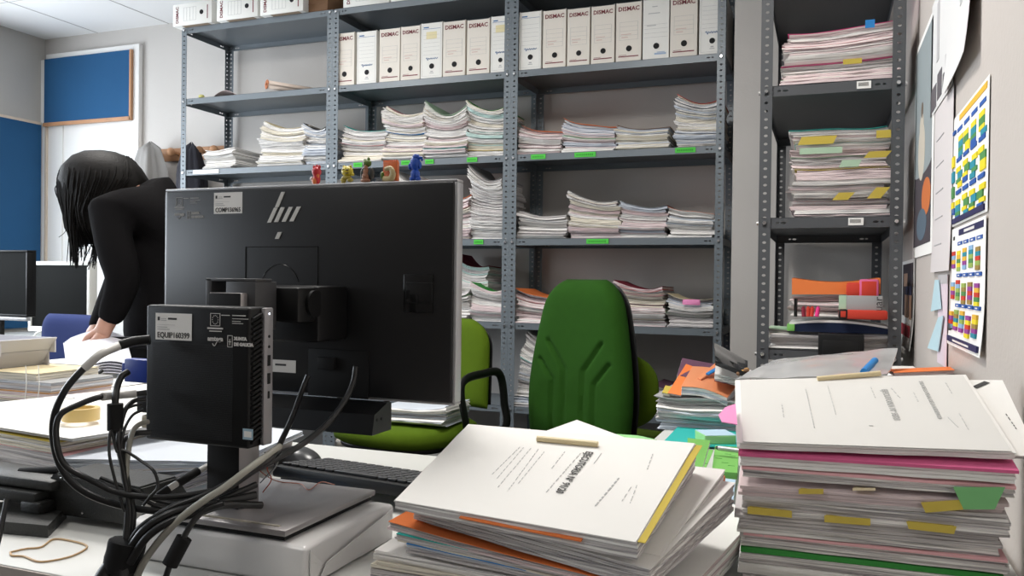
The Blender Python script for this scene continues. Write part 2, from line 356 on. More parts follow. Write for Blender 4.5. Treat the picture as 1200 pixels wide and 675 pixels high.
# ------------------------------------------------------------------ paper files
PAL = [PW, PG, PP, PC_, PB, PT, SHEET]
def layers(bm, surf, s0, s1, k, ju, jv, rnd, nu=8, nv=4, base=0, rag=.004, mis=(0, 1), sk=(0, 0)):
    for i in range(k):
        a = s0+(s1-s0)*i/k; b = s0+(s1-s0)*(i+1)/k-(s1-s0)/k*rnd.uniform(.05, .2)
        u0 = -rnd.random()*ju; u1 = 1+rnd.random()*ju*.8; v0 = -rnd.random()*jv; v1 = 1+rnd.random()*jv; ph = rnd.random()*9
        g = []
        for s in (a, b):
            rows = []
            for j in range(nv+1):
                row = []
                for q in range(nu+1):
                    u = u0+(u1-u0)*q/nu; v = v0+(v1-v0)*j/nv
                    if j == 0: v += rag*math.sin(q*1.7+ph)*2
                    if q in (0, nu): u += rag*math.sin(j*2.3+ph)
                    row.append(bm.verts.new(surf(u+sk[0], v+sk[1], s)))
                rows.append(row)
            g.append(rows)
        lo, hi = g; mi = rnd.choice(mis)
        fs = []
        for j in range(nv):
            for q in range(nu):
                fs.append(bm.faces.new((lo[j][q], lo[j+1][q], lo[j+1][q+1], lo[j][q+1])))
                fs.append(bm.faces.new((hi[j][q], hi[j][q+1], hi[j+1][q+1], hi[j+1][q])))
        for q in range(nu):
            fs.append(bm.faces.new((lo[0][q], lo[0][q+1], hi[0][q+1], hi[0][q]))); fs.append(bm.faces.new((lo[nv][q], hi[nv][q], hi[nv][q+1], lo[nv][q+1])))
        for j in range(nv):
            fs.append(bm.faces.new((lo[j][0], hi[j][0], hi[j+1][0], lo[j+1][0]))); fs.append(bm.faces.new((lo[j][nu], lo[j+1][nu], hi[j+1][nu], hi[j][nu])))
        for f in fs: f.material_index = base+mi
def sheet(bm, surf, s, u0, u1, v0, v1, th=.0006, nu=8, nv=4, mi=0, up=None):
    g = []
    for k in (0, 1):
        g.append([[bm.verts.new(Vector(surf(u0+(u1-u0)*q/nu, v0+(v1-v0)*j/nv, s))+Vector((0, 0, th*k))) for q in range(nu+1)] for j in range(nv+1)])
    lo, hi = g; fs = []
    for j in range(nv):
        for q in range(nu):
            fs.append(bm.faces.new((lo[j][q], lo[j+1][q], lo[j+1][q+1], lo[j][q+1]))); fs.append(bm.faces.new((hi[j][q], hi[j][q+1], hi[j+1][q+1], hi[j+1][q])))
    for q in range(nu):
        fs.append(bm.faces.new((lo[0][q], lo[0][q+1], hi[0][q+1], hi[0][q]))); fs.append(bm.faces.new((lo[nv][q], hi[nv][q], hi[nv][q+1], lo[nv][q+1])))
    for j in range(nv):
        fs.append(bm.faces.new((lo[j][0], hi[j][0], hi[j+1][0], lo[j+1][0]))); fs.append(bm.faces.new((lo[j][nu], lo[j+1][nu], hi[j+1][nu], hi[j][nu])))
    for f in fs: f.material_index = mi
def stack(where, xl, xr, y0, zb, ztl, ztr, n, seed, dep=.275, curl=.11, tops=None, mids=None, pal=(0, 0, 1, 2), lean=0, lim=None):
    """a pile of n paper files; each file is its own object. ztl/ztr: top heights at the left/right front corners.
    tops: colour name of the topmost file's cover, mids: {index: colour}"""
    rnd = random.Random(seed); W = xr-xl
    ws = [rnd.uniform(.6, 1.5) for _ in range(n)]; tot = sum(ws); s = 0
    ja = rnd.uniform(0, 6); w1 = rnd.uniform(.5, 1)
    def surf(u, v, s):
        H = (ztl+(ztr-ztl)*u)-zb
        c = (abs(u-.5)*2)**2.2
        z = zb+H*s*(1-curl*(1-c)*(.4+.6*s))+.0035*math.sin(u*7+ja+s*5)*s*w1-.03*H*s*v
        x = xl+W*u+lean*s+.004*math.sin(s*17+ja)
        return (x, y0+.014*math.sin(s*11+ja)+.012+dep*v, z)
    top = None
    for i in range(n):
        e = s+ws[i]/tot; bm = B(); k = max(2, min(5, int(ws[i]/tot*((ztl+ztr)/2-zb)/.005)))
        pm = PAL[pal[rnd.randrange(len(pal))]]; pm2 = PAL[pal[rnd.randrange(len(pal))]]
        sk = (rnd.uniform(-.035, .035), rnd.uniform(-.03, .03))
        layers(bm, surf, s, e-.07*(e-s), k, .045, .05, rnd, base=0, sk=sk)
        col = tops if i == n-1 else (mids or {}).get(i)
        if col:
            nm = {'hot': 'bright pink', 'palepink': 'pale pink', 'darkred': 'dark red', 'paleteal': 'pale teal', 'palegreen': 'pale green', 'ltblue': 'light blue', 'darkgrey': 'dark grey'}.get(col, col)
            o = tag(finish(bm, 'paper_file', [pm, pm2], smooth=False), ('%s-covered file topmost on %s' if i == n-1 else '%s-covered file in %s, %s') % ((nm, where) if i == n-1 else (nm, where, 'low' if i < n/3 else 'midway' if i < 2*n/3 else 'high')), 'paper file')
            bm = B(); sheet(bm, surf, e-.05*(e-s), -.03+sk[0], 1.03+sk[0], -.045, 1.0, .0008)
            c = finish(bm, 'cover', COL[col], o, smooth=False); tag(c, nm+' card cover')
        else:
            o = tag(finish(bm, 'paper_file', [pm, pm2], smooth=False), 'plain file in %s' % where, 'paper file', 'plain files in %s' % where)
        s = e; top = o
    return surf
def shelf_stack(where, px0, px1, row, ptl, ptr, n, seed, yoff=.02, **kw):
    zb = ROWS[row]+.0165; y0 = YS+yoff
    a = at(px0, (ptl), 1, y0); b = at(px1, ptr, 1, y0)
    return stack(where, a.x, b.x, y0, zb, a.z, b.z, n, seed, **kw)
ss = shelf_stack
# third shelf of the left bay
ss("the short white pile at the left bay's left end", 240, 273, 2, 176, 172, 6, 1, dep=.29, pal=(0,), curl=.05)
ss("the left bay's middle pile", 304, 354, 2, 142, 147, 10, 2, tops='cream', pal=(0, 0, 3), lean=.02)
ss("the left bay pile against its right post", 357, 384, 2, 145, 148, 9, 3, pal=(0, 0, 4), tops='darkgrey')
# middle bay
ss("the teal-topped pile behind the toy figures", 401, 449, 2, 146, 152, 8, 4, tops='teal', mids={4: 'palepink'}, pal=(0, 3, 1))
ss("the middle bay's first tall pile", 451, 497, 2, 124, 130, 12, 5, tops='palepink', mids={5: 'blue'}, pal=(0, 0, 3, 2))
ss("the middle bay's second tall pile", 499, 547, 2, 121, 121, 13, 6, tops='palegreen', mids={1: 'teal', 8: 'palepink'}, pal=(0, 0, 2, 3), curl=.2)
ss("the middle bay's third tall pile", 549, 590, 2, 117, 127, 14, 7, tops='green', mids={1: 'yellow', 6: 'paleteal'}, pal=(0, 0, 3, 5))
ss("the low pile just peeping above the large monitor", 461, 486, 3, 199, 206, 9, 8, pal=(0, 1))
ss("the pink-topped pile beside the monitor edge", 520, 550, 3, 226, 228, 8, 9, tops='orange', mids={5: 'palepink'}, pal=(2, 0, 3))
ss("the very tall pile right of the monitor", 552, 590, 3, 194, 208, 17, 10, tops='grey', pal=(0, 0, 1), lean=-.005)
ss("the low pile beside the monitor edge, fifth shelf", 521, 549, 4, 336, 338, 5, 11, pal=(0, 1), mids={3: 'green'})
ss("the pile behind the green-topped one", 531, 570, 4, 297, 311, 8, 12, yoff=.14, dep=.22, tops='darkred', pal=(5, 1, 0), mids={3: 'palegreen'})
ss("the green-topped pile, middle bay", 552, 590, 4, 330, 340, 7, 13, tops='green', pal=(0, 0, 2), dep=.12)
# right bay
ss("the right bay's leftmost upper pile", 609, 657, 2, 146, 154, 7, 14, tops='orange', pal=(0, 0, 2), curl=.1, dep=.29)
ss("the right bay's second upper pile", 661, 720, 2, 138, 148, 8, 15, tops='orange', mids={3: 'lime', 4: 'palepink'}, pal=(0, 4, 2))
ss("the right bay's third upper pile", 724, 783, 2, 147, 148, 7, 16, tops='brown', pal=(0, 3, 4))
ss("the right bay's tall rightmost upper pile", 793, 843, 2, 110, 117, 13, 17, tops='red', mids={10: 'navy', 8: 'darkgrey'}, pal=(0, 0, 4, 3), lean=.0)
ss("the leftmost pile above the green chair", 608, 662, 3, 247, 252, 6, 18, tops='grey', pal=(0, 0, 1))
ss("the second pile above the green chair", 668, 725, 3, 224, 235, 9, 19, tops='grey', mids={7: 'purple'}, pal=(0, 2, 3))
ss("the third pile above the green chair", 728, 780, 3, 235, 241, 9, 20, tops='grey', pal=(0, 4, 2))
ss("the orange-topped pile above the green chair", 785, 836, 3, 243, 250, 6, 21, tops='orange', pal=(0, 4), curl=.05)
ss("the reddish pile left of the green chair headrest", 606, 662, 4, 338, 350, 8, 22, tops='orange', mids={3: 'palepink', 5: 'red', 6: 'purple'}, pal=(0, 2, 2))
ss("the red-topped pile right of the green chair headrest", 722, 777, 4, 329, 336, 8, 23, tops='darkred', mids={3: 'red', 5: 'palepink', 6: 'red'}, pal=(0, 2, 3, 1))
sf = ss("the pile bearing a pink tab", 784, 834, 4, 345, 350, 7, 24, tops='cream', mids={2: 'green', 5: 'grey'}, pal=(0, 1, 4))
ss("the tall leaning pile left of the green chair back", 604, 646, 5, 386, 392, 16, 25, tops='grey', mids={9: 'teal', 4: 'palepink'}, pal=(0, 1, 0, 4), lean=.06)
ss("the dim pile on the sixth shelf behind the orange folders", 768, 836, 5, 452, 450, 5, 26, tops='purple', pal=(1, 2, 1))
ss("the low pale pile on the middle bay's bottom shelf", 398, 468, 6, 506, 510, 5, 28, pal=(0, 3), curl=.02)
ss("the second pale pile on the middle bay's bottom shelf", 474, 560, 6, 508, 512, 5, 29, pal=(0, 3), curl=.02)
ss("the pile on the right bay's bottom shelf", 604, 690, 6, 510, 512, 7, 27, tops='grey', pal=(0, 1))
p = at(810, 354, 1, YS+.005); bm = B(); box(bm, p.x-.038, p.x+.038, YS+.003, YS+.007, p.z-.012, p.z+.012, .004)
tag(finish(bm, 'sticky_tab', COL['pinktag']), 'pink sticky tab hanging on the right-end pile, fifth shelf', 'sticky note')
# right-hand unit
def ru(where, px0, px1, row, ptl, ptr, n, seed, y0=Y2+.02, **kw):
    a = at(px0, ptl, 1, y0); b = at(px1, ptr, 1, y0); return stack(where, a.x, b.x, y0, ROWS[row]+.0165, a.z, b.z, n, seed, **kw)
ru("the slanting pink-topped end-on shelving pile", 917, 1046, 2, 40, 22, 7, 31, tops='hot', mids={0: 'palegreen', 2: 'pink', 4: 'palepink'}, pal=(2, 0, 2), curl=.05, dep=.23, lean=.015)
ru("the thick tabbed end-on shelving pile", 931, 1040, 3, 153, 148, 16, 32, tops='teal', mids={15: 'darkred', 12: 'paleteal', 10: 'palegreen', 8: 'yellow', 13: 'cream'}, pal=(0, 1, 2, 0), curl=.02, dep=.24)
def tab(name, label, px0, py0, px1, py1, y, colr, skew=0, cat='sticky note'):
    a = at(px0, py0, 1, y); b = at(px1, py1, 1, y); bm = B()
    prism(bm, [(a.x, y, b.z), (b.x-(b.x-a.x)*skew, y, b.z), (b.x, y-.004, a.z), (a.x+(b.x-a.x)*skew, y-.004, a.z)], (0, .0012, 0))
    return tag(finish(bm, name, COL[colr], smooth=False), label, cat)
yt = Y2+.0
tab('sticky_tab', 'wide yellow tab at the upper left of the thick tabbed pile', 935, 161, 981, 168, yt, 'yellow', .1)
tab('sticky_tab', 'yellow tab at the upper right of the thick tabbed pile', 1027, 153, 1044, 161, yt, 'yellow')
tab('sticky_tab', 'pale green tab at the left of the thick tabbed pile', 937, 174, 987, 179, yt, 'palegreen')
tab('sticky_tab', 'yellow-ochre tab right of centre in the thick tabbed pile', 1012, 178, 1045, 184, yt, 'yellow', .2)
tab('sticky_tab', 'rounded green tab in the middle of the thick tabbed pile', 983, 188, 1010, 195, yt, 'palegreen', .15)
tab('sticky_tab', 'low narrow yellow tab at centre of the thick tabbed pile', 975, 226, 1002, 234, yt, 'yellow', .3)
tab('sticky_tab', 'pointed yellow tab low right on the thick tabbed pile', 1016, 220, 1043, 232, yt, 'yellow', .4)
tab('sticky_tab', 'blue tab on the slanting pink-topped pile', 1014, 24, 1025, 32, yt, 'blue')
tab('sticky_tab', 'slim yellow tab on the slanting pink-topped pile', 988, 70, 1010, 74, yt, 'yellow')
# third level of the end-on unit
ru("the low white pile under the navy tray", 903, 1045, 4, 386, 386, 4, 33, tops='palegreen', pal=(0, 1), curl=.02, dep=.22)
z = ROWS[4]+.0165
a = at(925, 375, 1, Y2+.015); b = at(1042, 392, 1, Y2+.015)
t = thing('document_tray', 'curved navy and white tray resting on the low white pile', 'tray', ((a.x+b.x)/2, Y2+.1, b.z))
bm = B(); nn = 24
cur = lambda x: a.z-.004-.012*((x-.45)*2)**2
pts = [(a.x+(b.x-a.x)*i/nn, Y2+.006, cur(i/nn)) for i in range(nn+1)]; low = [(a.x+(b.x-a.x)*i/nn, Y2+.006, max(b.z+.001, a.z-.042+.02*(i/nn-.5)**2)) for i in range(nn+1)][::-1]
prism(bm, pts+low, (0, .22, 0)); finish(bm, 'tray_body', COL['navy'], t)
bm = B()
for i in range(nn): prism(bm, [pts[i], pts[i+1], (pts[i+1][0], pts[i+1][1], pts[i+1][2]+.006), (pts[i][0], pts[i][1], pts[i][2]+.006)], (0, .22, 0))
finish(bm, 'rim', WHITE, t)
bm = B(); box(bm, a.x-.006, a.x+.016, Y2+.0, Y2+.2, b.z+.002, a.z-.012, .002); finish(bm, 'end_panel', COL['lime'], t)
a = at(959, 390, 1, Y2-.02); b = at(1012, 425, 1, Y2-.02); bm = B(); box(bm, a.x, b.x, Y2-.045, Y2-.0005, b.z, a.z, .004); box(bm, a.x+.012, b.x-.012, Y2-.047, Y2-.04, b.z, a.z-.02, .002)
tag(finish(bm, 'card_holder', BLACK), 'black plastic holder in front of the low white pile on the end-on shelving', 'holder')
za = at(930, 372, 1, Y2+.03).z
a = at(928, 346, 1, Y2+.03); b = at(1030, 346, 1, Y2+.03)
stack('the pile under the orange wallet on the end-on shelving', a.x, b.x, Y2+.03, at(930, 371, 1, Y2+.03).z+.004, a.z, b.z, 4, 34, pal=(0, 1, 2), curl=.0, dep=.18)
bm = B(); n = 16
pp = [at(928+104*i/n, 326+5*math.sin(i/n*PI), 1, Y2+.02) for i in range(n+1)]; qq = [at(928+104*i/n, 345, 1, Y2+.02) for i in range(n+1)][::-1]
prism(bm, [tuple(v) for v in pp+qq], (0, .2, .004)); tag(finish(bm, 'document_wallet', COL['orange']), 'orange document wallet lying on papers in the end-on shelving', 'folder')
a = at(992, 327, 1, Y2); b = at(1036, 348, 1, Y2); bm = B(); box(bm, a.x, b.x-.02, Y2-.01, Y2+.018, b.z, a.z-.01, .008); box(bm, a.x+.035, b.x-.015, Y2-.014, Y2+.018, b.z-.004, a.z, .006, mi=1)
tag(finish(bm, 'pencil_pouch', [COL['red'], COL['pink']]), 'red and pink pouch in front of the orange wallet', 'pouch')
a = at(983, 346, 1, Y2-.02); b = at(1034, 366, 1, Y2-.02)
t = thing('carton', 'flat grey carton with black lettering in the end-on shelving', 'carton', ((a.x+b.x)/2, Y2, b.z))
bm = B(); box(bm, a.x, b.x, Y2-.03, Y2-.015, b.z-.002, a.z, .002); box(bm, a.x, a.x+.02, Y2-.031, Y2-.015, b.z-.002, a.z, mi=1); finish(bm, 'carton_body', [COL['grey'], COL['palegreen']], t)
text('uar', .032, t, frame((b.x-.011, Y2-.0305, (a.z+b.z)/2), (0, 0, 1), (-1, 0, 0)), INK)
a = at(985, 361, 1, Y2-.02); b = at(1042, 375, 1, Y2-.02); bm = B(); box(bm, a.x, b.x-.005, Y2-.045, Y2-.005, b.z, a.z-.004, .006); box(bm, a.x-.006, a.x+.02, Y2-.047, Y2-.003, b.z, a.z-.002, .006, mi=1)
tag(finish(bm, 'stapler', [COL['red'], BLACK]), 'red and black stapler lying under the grey carton', 'stapler')
for k, (px, c) in enumerate(((942, 'darkred'), (947, 'red'), (951, 'red'), (957, 'hot'))):
    bm = B(); p0 = at(px, 371, 1, Y2-.01); cyl(bm, p0, p0+Vector((-.002+.002*k, .004, .026)), .006, n=10); cyl(bm, p0+Vector((-.002+.002*k, .004, .026)), p0+Vector((-.002+.002*k, .004, .031)), .0035, n=10)
    tag(finish(bm, 'marker_pen', COL[c]), ['dark red marker leftmost of the pens on the navy tray', 'red marker second from left on the navy tray', 'red marker beside the pink one on the navy tray', 'bright pink marker rightmost of the pens on the navy tray'][k], 'pen')
bm = B(); p0 = at(932, 371, 1, Y2); box(bm, p0.x-.004, p0.x+.006, Y2-.01, Y2, p0.z, p0.z+.055, .001); tag(finish(bm, 'ruler', BLACKG), 'short black ruler standing at the left of the pens', 'ruler')
# ------------------------------------------------------------------ box files
def squiggle(bm, x, z, w, y, mi):
    pts = [(x+w*i/14, y, z+.006*math.sin(i*2.4)*(1.4 if i < 3 else .7)) for i in range(15)]
    tube(bm, pts, .0013, n=5, mi=mi, k=2)
def boxfile(xl, xr, z0, z1, label, variant, y0=YS+.012, dep=.34, group=None, rot=None, yellow=False):
    """upright box file with its narrow printed spine toward -Y"""
    W = xr-xl-.004; H = z1-z0; t = thing('box_file', label, 'box file', (xl+W/2+.002, y0+dep/2, z0), group); x = xl+.002
    bm = B(); th = .003
    box(bm, x, x+W, y0, y0+th, z0, z1-.004); box(bm, x, x+W, y0+dep-th, y0+dep, z0, z1)
    box(bm, x, x+th, y0+th, y0+dep-th, z0, z1, mi=0); box(bm, x+W-th, x+W, y0+th, y0+dep-th, z0, z1); box(bm, x+th, x+W-th, y0+th, y0+dep-th, z0, z0+th)
    box(bm, x+th, x+W-th, y0+.02, y0+dep-th, z1-.02, z1-.016, mi=1)
    finish(bm, 'carton_body', [BOXC if variant == 'r' else BOXW, BOXI], t, smooth=False)
    y = y0
    bm = B(); cyl(bm, (x+W*.52, y+.0002, z0+H*.215), (x+W*.52, y-.0012, z0+H*.215), W*.115, n=20); tag(finish(bm, 'finger_hole', BLACKM, t), 'black finger hole')
    rs = []
    def R(a, b, w, h, mi): rs.append((a*W, b*H, w*W, h*H, mi))
    if variant == 'r':
        for k in range(5): R(.14, .36+.075*k, .72, .003, 0)
        R(.14, .36, .008, .30, 0); R(.86, .36, .008, .30, 0); R(.1, .075, .8, .018, 1); R(.12, .105, .3, .006, 1)
        R(.2, .45, .4, .01, 2); R(.22, .40, .25, .012, 2)
        m = [INKG, INKR, INKP]
    elif variant == 'b':
        for k in range(6): R(.12, .42+.07*k, .76, .003, 0)
        R(.08, .88, .84, .006, 1); R(.12, .90, .25, .02, 1); R(.06, .04, .006, .9, 0); R(.93, .04, .006, .9, 0); R(.06, .04, .87, .003, 0)
        R(.42, .085, .2, .012, 0); R(.46, .11, .12, .02, 0)
        if yellow: R(.25, .70, .5, .13, 2)
        m = [INKG, INKB, flat('pale_yellow_note', (.76, .68, .42))]
    else:
        for k in range(4): R(.05, .36+.07*k, .9, .003, 0)
        R(.45, .07, .45, .03, 1); R(.55, .105, .3, .012, 1); R(.15, .55, .35, .012, 0); R(.2, .75, .45, .012, 0); R(.35, .86, .2, .012, 0)
        m = [INKG, flat('pale_blue_ink', (.35, .45, .6)), INK]
    bm = rects(rs, frame((x, y-.0001, z0), (1, 0, 0), (0, 0, 1)) @ Matrix.Rotation(0, 4, 'Z')); 
    if variant == 'b': squiggle(bm, x+W*.25, z0+H*.35, W*.55, y-.001, 1)
    finish(bm, 'printed_spine', m, t, smooth=False)
    if variant == 'r':
        text('DISMAC', W*.235, t, FRONT((x+W*.5, y-.0006, z0+H*.88)), INKR, off=.0006)
    return t
def row_boxes(spec, row, y0=YS+.012):
    z0 = ROWS[row]+.0165
    for px0, px1, pt, v, lab, yel in spec:
        ym = _lip_y(px0, z0, y0)
        a = at(px0, ym, 1, y0).x; b = at(px1, ym, 1, y0).x; zt = at((px0+px1)/2, pt, 1, y0).z
        boxfile(a, b, z0, zt, lab, v, y0, yellow=yel)
row_boxes([(391, 415, 38, 'r', 'cream box file at the left end of the middle bay, half behind the post', 0),
 (417.5, 441, 36, 'b', 'white blue-printed box file second from left in the middle bay', 0),
 (444, 468.5, 33, 'r', 'cream box file with dark red title third from left in the middle bay', 0),
 (469, 492, 30, 'r', 'cream box file with raised open top left of the yellow-noted one', 0),
 (492.5, 518, 26, 'b', 'white box file with a yellow note in the centre of the middle bay', 1),
 (518.5, 545, 24, 'r', 'cream box file right of the yellow-noted one, middle bay', 0),
 (546.5, 573.5, 22, 'r', 'cream box file second from the right in the middle bay', 0),
 (574.5, 597, 18, 'b', 'white box file with a yellow note against the middle bay right post', 1)], 1)
row_boxes([(607.5, 634, 13, 'b', 'white blue-printed box file at the left end of the right bay', 0),
 (635.5, 663, 11, 'r', 'cream box file second from the left in the right bay', 0),
 (664, 691, 9, 'r', 'cream box file third from the left in the right bay', 0),
 (692, 720, 6, 'r', 'cream box file fourth from the left in the right bay', 0),
 (721, 751.5, 2, 'r', 'cream box file with handwriting, left of the unprinted one', 0),
 (752.5, 784, -2, 'w', 'white box file without a red title among the red-titled ones', 0),
 (784.5, 817, -6, 'r', 'cream box file second from the right in the right bay', 0),
 (818.5, 849, -10, 'b', 'white blue-lettered box file beside the right-hand post', 0)], 1)
def flatbox(xc, w, zb, label, variant='r', y0=YS-.03, h=.122, dep=.35):
    t = thing('box_file', label, 'box file', (xc, y0+dep/2, zb))
    bm = B(); box(bm, xc-w/2, xc+w/2, y0, y0+dep, zb, zb+h, .002); box(bm, xc-w/2+.06, xc+w/2-.03, y0+.004, y0+.1, zb-.0006, zb, mi=1); finish(bm, 'carton_body', [BOXW, BOXI], t)
    bm = B(); cyl(bm, (xc+w*.24, y0+.0002, zb+h*.52), (xc+w*.24, y0-.0012, zb+h*.52), .013, n=20); tag(finish(bm, 'finger_hole', BLACKM, t), 'black finger hole')
    M = frame((xc-w/2, y0-.0001, zb), (1, 0, 0), (0, 0, 1)); rs = [(w*.88, h*.2, .006, h*.62, 0)]
    for k in range(5): rs.append((w*(.28+.08*k), h*.2, .0012, h*.6, 1))
    rs += [(w*.28, h*.2, w*.32, .001, 1), (w*.28, h*.8, w*.32, .001, 1)]
    finish(rects(rs, M), 'printed_spine', [INKR, INKG], t, smooth=False)
    text('DISMAC', .026, t, frame((xc-w/2+w*.12, y0-.0006, zb+h*.5), (0, 0, 1), (-1, 0, 0)), INKR, off=.0006)
for px, lab in ((225, 'white box file lying flat at the left end on top of the shelving'), (277.5, 'white box file lying flat, middle one on top of the left bay'), (329.5, 'white box file lying flat beside the brown carton on the left bay')):
    x = at(px, 25, 1, YS-.03).x; flatbox(x, .272, ROWS[0]+.0166, lab)
x0 = at(357, 8, 1, YS+.02).x; x1 = at(384, 8, 1, YS+.02).x
bm = B(); box(bm, x0, x1, YS+.02, YS+.3, ROWS[0]+.0166, ROWS[0]+.15, .003); box(bm, x0+.02, x1-.02, YS+.018, YS+.2, ROWS[0]+.06, ROWS[0]+.064, mi=0); tag(finish(bm, 'carton', COL['brown']), 'dark brown carton on top of the left bay beside the white box files', 'carton')
for px, lab in ((428, 'white box file lying on top of the middle bay at its left end'), (485, 'white box file lying in the middle on top of the middle bay'), (543, 'white box file lying on top of the middle bay toward its right post')):
    x = at(px, 5, 1, YS+.0).x; flatbox(x, .268, ROWS[0]+.0166, lab, y0=YS+.005)
# things on the nearly empty shelf
z = ROWS[1]+.017
p = at(312, 99, 1, YS+.02); q = Vector((p.x+.19, YS+.22, z+.028)); p = Vector((p.x+.02, YS+.0, z+.036))
bm = B(); rr = [.034-.0022*i*.5 for i in range(28)]; dirv = (q-p).normalized(); sx = dirv.cross(Vector((0, 0, 1))).normalized(); sy = sx.cross(dirv); prev = None
for i in range(28):
    a = i/27*PI*4; r = .033-.0007*i; off = sx*math.cos(a)*r+sy*math.sin(a)*r*.8
    cur_ = (bm.verts.new(p+off), bm.verts.new(q+off))
    if prev: bm.faces.new((prev[0], prev[1], cur_[1], cur_[0]))
    prev = cur_
o = tag(finish(bm, 'rolled_poster', [flat('rolled_paper', (.72, .60, .52))], ang=80), 'rolled-up poster lying on the nearly empty shelf of the left bay', 'poster')
m = o.modifiers.new('s', 'SOLIDIFY'); m.thickness = .0015
bm = B(); pts = []
for i in range(40):
    a = i/39*PI*3.6; r = .033-.0005*i; pts.append(p-dirv*.001+sx*math.cos(a)*r+sy*math.sin(a)*r*.8)
tube(bm, pts, .0034, n=6, k=1); tag(finish(bm, 'rolled_edge', flat('orange_brown_edge', (.50, .20, .10)), o, ang=80), 'orange-brown rolled edge')
bm = B(); xx = at(236, 110, 1, YS+.03).x; ellipsoid(bm, (xx, YS+.03, z+.012), (.018, .014, .011)); cyl(bm, (xx+.01, YS+.03, z+.006), (xx+.05, YS+.035, z+.004), .003, n=8); tag(finish(bm, 'spinning_top', flat('yellowish_plastic', (.55, .52, .2))), 'small yellow knobbed piece on the nearly empty shelf', 'trinket')
bm = B(); xx = at(262, 108, 1, YS+.02).x
sf_ = lambda u, v, s: (xx-.06+.15*u, YS+.01+.08*v, z+.001+.028*math.sin(u*PI)*(1-.5*v)*s)
sheet(bm, sf_, 1, 0, 1, 0, 1, .001, 10, 4); tag(finish(bm, 'crumpled_note', flat('dusty_pink_paper', (.62, .50, .48))), 'crumpled pinkish note beside the left rear post', 'note')
# ------------------------------------------------------------------ desks
ZD = .74
def desk(label, x0, x1, y0, y1, legs):
    t = thing('desk', label, 'desk', ((x0+x1)/2, (y0+y1)/2, 0))
    bm = B(); box(bm, x0, x1, y0, y1, ZD-.026, ZD, .002); finish(bm, 'desktop', DESK, t)
    bm = B(); box(bm, x0, x1, y0-.002, y0, ZD-.026, ZD-.002); box(bm, x0, x1, y1, y1+.002, ZD-.026, ZD-.002); finish(bm, 'edge_band', DESKE, t)
    for x, y in legs:
        bm = B(); box(bm, x-.025, x+.025, y-.025, y+.025, 0, ZD-.026, .004); finish(bm, 'leg', SILVER, t)
    return t
desk('white desk carrying the large monitor, the keyboard and the paper piles', -1.9, .238, .743, 1.55, [(-1.85, .8), (-1.85, 1.5), (-.5, .8), (-.5, 1.5)])
desk('pale side desk along the right wall under the orange folders', -.373, .238, 1.554, 2.42, [(-.33, 2.38), (.2, 2.38), (-.33, 1.62)])
desk('desk heaped with trays in front of the bending person', -3.6, -1.904, 1.30, 2.05, [(-3.55, 1.35), (-1.95, 2.0), (-3.55, 2.0)])
desk('far white desk under the two left-hand monitors', -4.9, -3.45, 2.66, 3.9, [(-3.5, 2.7), (-3.5, 3.85), (-4.85, 2.7)])

# ------------------------------------------------------------------ monitor (its back faces the camera)
YM = 1.05; XL_, XR_ = -1.016, -.487; ZB_, ZT_ = .932, 1.254
mon = thing('monitor', 'large black monitor seen from behind with a silver logo', 'monitor', (-.75, YM, .8055))
bm = B(); box(bm, XL_+.004, XR_-.004, YM, YM+.020, ZB_+.003, ZT_-.003, .005); finish(bm, 'back_shell', BSHELL, mon)
bm = B()
for (a, b, c, d) in ((XL_, XR_, ZT_-.004, ZT_), (XL_, XR_, ZB_, ZB_+.004), (XL_, XL_+.005, ZB_+.004, ZT_-.004), (XR_-.006, XR_, ZB_+.004, ZT_-.004)): box(bm, a, b, YM+.004, YM+.024, c, d, .0015)
tag(finish(bm, 'bezel', SILVER, mon), 'silver outer bezel')
bm = B(); box(bm, XL_+.006, XR_-.006, YM+.0202, YM+.023, ZB_+.005, ZT_-.005); finish(bm, 'screen', SCREEN, mon)
bm = B()   # recessed service panel drawn by its raised rim
px = lambda x, y, o=.0: at(x, y, 1, YM-o)
a = px(288, 289); b = px(372, 400)
for (x0, x1, z0, z1) in ((a.x, b.x, a.z-.0008, a.z), (a.x, a.x+.0008, b.z, a.z), (b.x-.0008, b.x, b.z, a.z)): box(bm, x0, x1, YM-.0008, YM, z0, z1)
c = px(328, 340)
pts = [(c.x+.037*math.cos(t_), YM-.0004, c.z-.002+.042*math.sin(t_)) for t_ in [PI*(.12+.76*i/20) for i in range(21)]]
tube(bm, pts, .0005, n=5, k=1); finish(bm, 'service_panel', BLACKG, mon)
a = px(474, 321); b = px(508, 367)
bm = B(); box(bm, a.x, b.x, YM-.003, YM, b.z, a.z, .001); box(bm, a.x+.004, b.x, YM-.0045, YM-.0025, b.z+.014, a.z-.012, .001, mi=1); finish(bm, 'lock_cover', [BLACKG, BLACKM], mon)
a = px(362, 408); b = px(432, 468)
bm = B(); box(bm, a.x, b.x, YM-.0015, YM, b.z, a.z, .0006); box(bm, a.x+.02, a.x+.05, YM-.008, YM-.001, a.z-.03, a.z-.012, .001); finish(bm, 'port_panel', BLACKM, mon)
